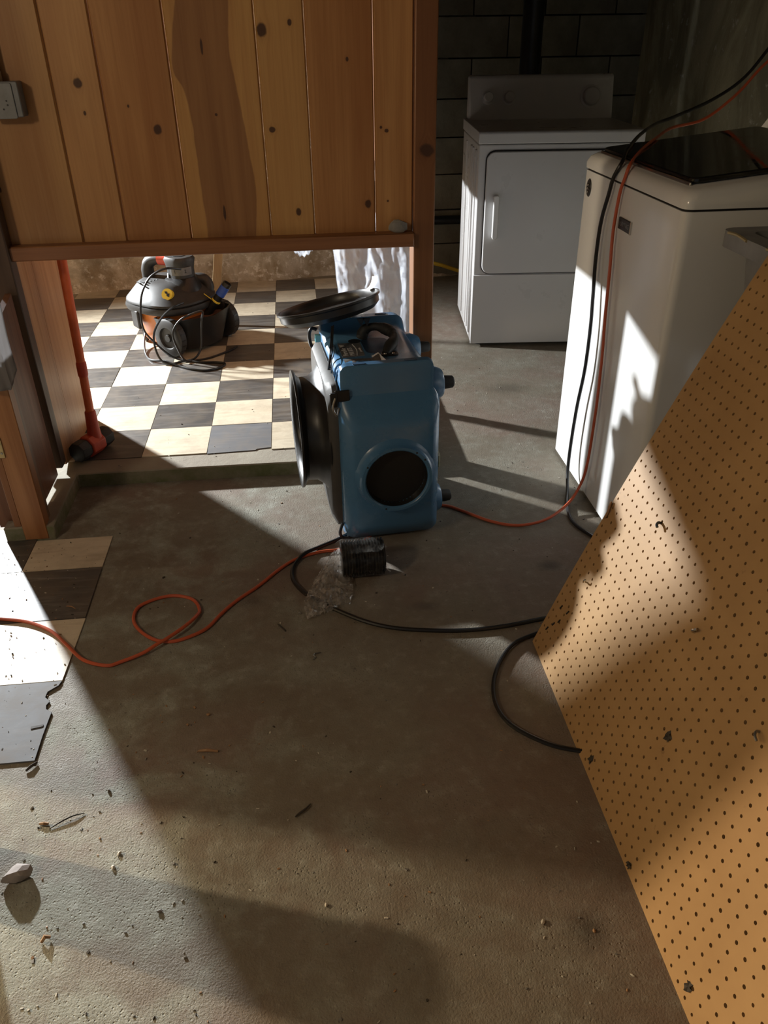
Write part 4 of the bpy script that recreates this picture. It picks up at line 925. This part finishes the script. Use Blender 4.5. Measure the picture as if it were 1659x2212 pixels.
# ------------------------------------------------------------------ stones and litter
b = B(); lump(b, (.309, 2.477, .803+.019), .026, 4, (1.25, .7, .80), .3, 2); tag(obj('mortar_lump', b, M['mortar'], None, smooth=True, angle=25), 'grey lump of mortar resting on the rail beside the pine post', 'stone')
b = B(); lump(b, (-.592, .955, .0135), .030, 11, (1.0, .62, .60), .3, 2, .4); tag(obj('stone', b, M['stone'], None, smooth=True, angle=25), 'pinkish grey stone lying on the floor at the lower left', 'stone')
def sliver(name, pts, r, mat, label, cat):
    b = B(); n_ = len(pts); tube(b, pts, [r*(.45+.55*math.sin(math.pi*(i+.4)/(n_-.2))) for i in range(n_)], 5); return tag(obj(name, b, mat), label, cat)
sliver('twig', spline([(-.559, 1.055, .002), (-.540, 1.068, .004), (-.518, 1.079, .005), (-.498, 1.085, .002)], 4), .0016, M['twig'], 'thin curved dark twig left of the lit floor patch', 'twig')
sliver('wood_splinter', [(-.581, 1.069, .003), (-.572, 1.068, .004), (-.563, 1.067, .003)], .0035, M['splinter'], 'short reddish wood splinter beside the curved twig', 'splinter')
sliver('wood_splinter', [(-.644, 1.207, .004), (-.636, 1.216, .006), (-.626, 1.228, .004)], .0035, M['twig'], 'dark wood splinter below the broken grey tile', 'splinter')
sliver('wood_splinter', [(-.515, .824, .003), (-.509, .829, .010), (-.502, .831, .004)], .0042, M['splinter'], 'upturned pale wood splinter below the stone', 'splinter')
sliver('wood_splinter', [(-.286, 1.219, .003), (-.268, 1.217, .005), (-.244, 1.214, .002)], .0040, M['splinter'], 'flat brown wood splinter on the dark floor in the middle', 'splinter')
sliver('rubber_strip', spline([(-.049, 1.053, .003), (-.060, 1.040, .005), (-.072, 1.032, .004), (-.080, 1.026, .003)], 4), .0026, M['twig'], 'short curved black strip lying on the floor', 'strip')
b = B(); tube(b, [(-.010, 1.504, .003), (-.026, 1.501, .004), (-.029, 1.494, .004), (-.024, 1.488, .003), (-.031, 1.480, .003)], .0016, 6); tag(obj('bent_nail', b, M['steel']), 'bent zigzag nail on the dark floor before the bag', 'nail')
sliver('wood_splinter', [(-.119, 1.629, .003), (-.108, 1.612, .004), (-.098, 1.597, .003)], .0020, M['twig'], 'thin dark splinter left of the black cord', 'splinter')
sliver('wood_splinter', [(-.690, 1.775, .004), (-.675, 1.769, .006), (-.663, 1.760, .004)], .0022, M['splinter'], 'thin orange splinter on the black tile', 'splinter')
for i, (x, y, s_, mt, lab) in enumerate((
        (-.274, 1.325, .0052, 'splinter', 'tan pebble on the dark floor above the brown splinter'),
        (-.413, .984, .0050, 'chip', 'pale square chip beside the dark spot of the lit floor'),
        (-.419, .956, .0055, 'chip', 'pale pointed chip casting a long shadow on the lit floor'),
        (-.060, 1.668, .0062, 'mortar', 'flat grey chip left of the black cord'),
        (.345, .760, .0055, 'chip', 'largest of the pale chips near the bottom of the pegboard'),
        (-.460, 1.135, .0055, 'mortar', 'round dark pebble on the upper lit floor'),
        (-.321, .858, .0055, 'mortar', 'brown pebble at the edge of the reddish floor stain'),
        (-.445, 1.880, .0050, 'twig', 'black crumb on the floor above the cord loop'),
        (-.028, .835, .0045, 'chip', 'pale oblong chip in the dark floor shadow'))):
    b = B(); lump(b, (x, y, s_*.45), s_, 20+i, (1.2, .8, .6), .3, 1, i); tag(obj('pebble', b, M[mt]), lab, 'pebble')
b = B(); prism(b, [(-.665, 1.325), (-.640, 1.330), (-.640, 1.336), (-.666, 1.332)], .005, .0062); tag(obj('paint_chip', b, M['twig']), 'dark flat chip on the grey broken tile', 'chip')
def litter(name, n, mats, zone, smin, smax, z0, label):
    b = B(); rr_ = random.Random(len(name)+n)
    for i in range(n):
        x, y = zone(rr_); s_ = rr_.uniform(smin, smax)**1.0; before = len(b.faces)
        b.verts.ensure_lookup_table()
        g_ = bmesh.ops.create_icosphere(b, subdivisions=1, radius=s_) if rr_.random() < .25 else bmesh.ops.create_cube(b, size=s_*1.5)
        m_ = Matrix.Rotation(rr_.uniform(0, 6.28), 3, 'Z') @ Matrix.Rotation(rr_.uniform(-.5, .5), 3, 'X')
        sx, sy, sz = rr_.uniform(.6, 1.9), rr_.uniform(.4, 1.0), rr_.uniform(.35, .8)
        for v in g_['verts']:
            v.co = m_ @ Vector((v.co.x*sx*rr_.uniform(.7, 1.2), v.co.y*sy, v.co.z*sz)) + Vector((x, y, z0(x, y)+s_*.35))
        mi = rr_.randrange(len(mats))
        for f in {f for v in g_['verts'] for f in v.link_faces}: f.material_index = mi
    o = obj(name, b, [M[m_] for m_ in mats]); return tag(o, label, 'litter', None, 'stuff')
def z_front(r_):
    while True:
        x, y = r_.uniform(-.62, 1.0), r_.uniform(.5, 2.4)
        if r_.random() < (.9 if x < -.2 and y < 1.4 else .35): return x, y
litter('grit', 520, ['chip', 'mortar', 'twig', 'splinter'], z_front, .0009, .0030, lambda x, y: 0, 'scattered grit and crumbs on the bare concrete floor')
litter('crumbs', 210, ['twig', 'splinter', 'chip', 'twig'], lambda r_: (r_.uniform(-1.0, -.64), r_.uniform(1.24, 2.1)), .0008, .0026, lambda x, y: .004, 'dark crumbs scattered on the broken tiles at left')
litter('dirt', 130, ['twig', 'chip', 'mortar'], lambda r_: (r_.uniform(-.75, .35), r_.uniform(2.47, 4.6)), .0008, .0026, lambda x, y: ZS+.001, 'specks of dirt on the chequered tiles of the back room')
litter('dust', 90, ['chip', 'twig', 'mortar'], lambda r_: (r_.uniform(.45, .88), r_.uniform(2.2, 3.6)), .0008, .0024, lambda x, y: 0, 'specks of dirt on the concrete before the dryer')
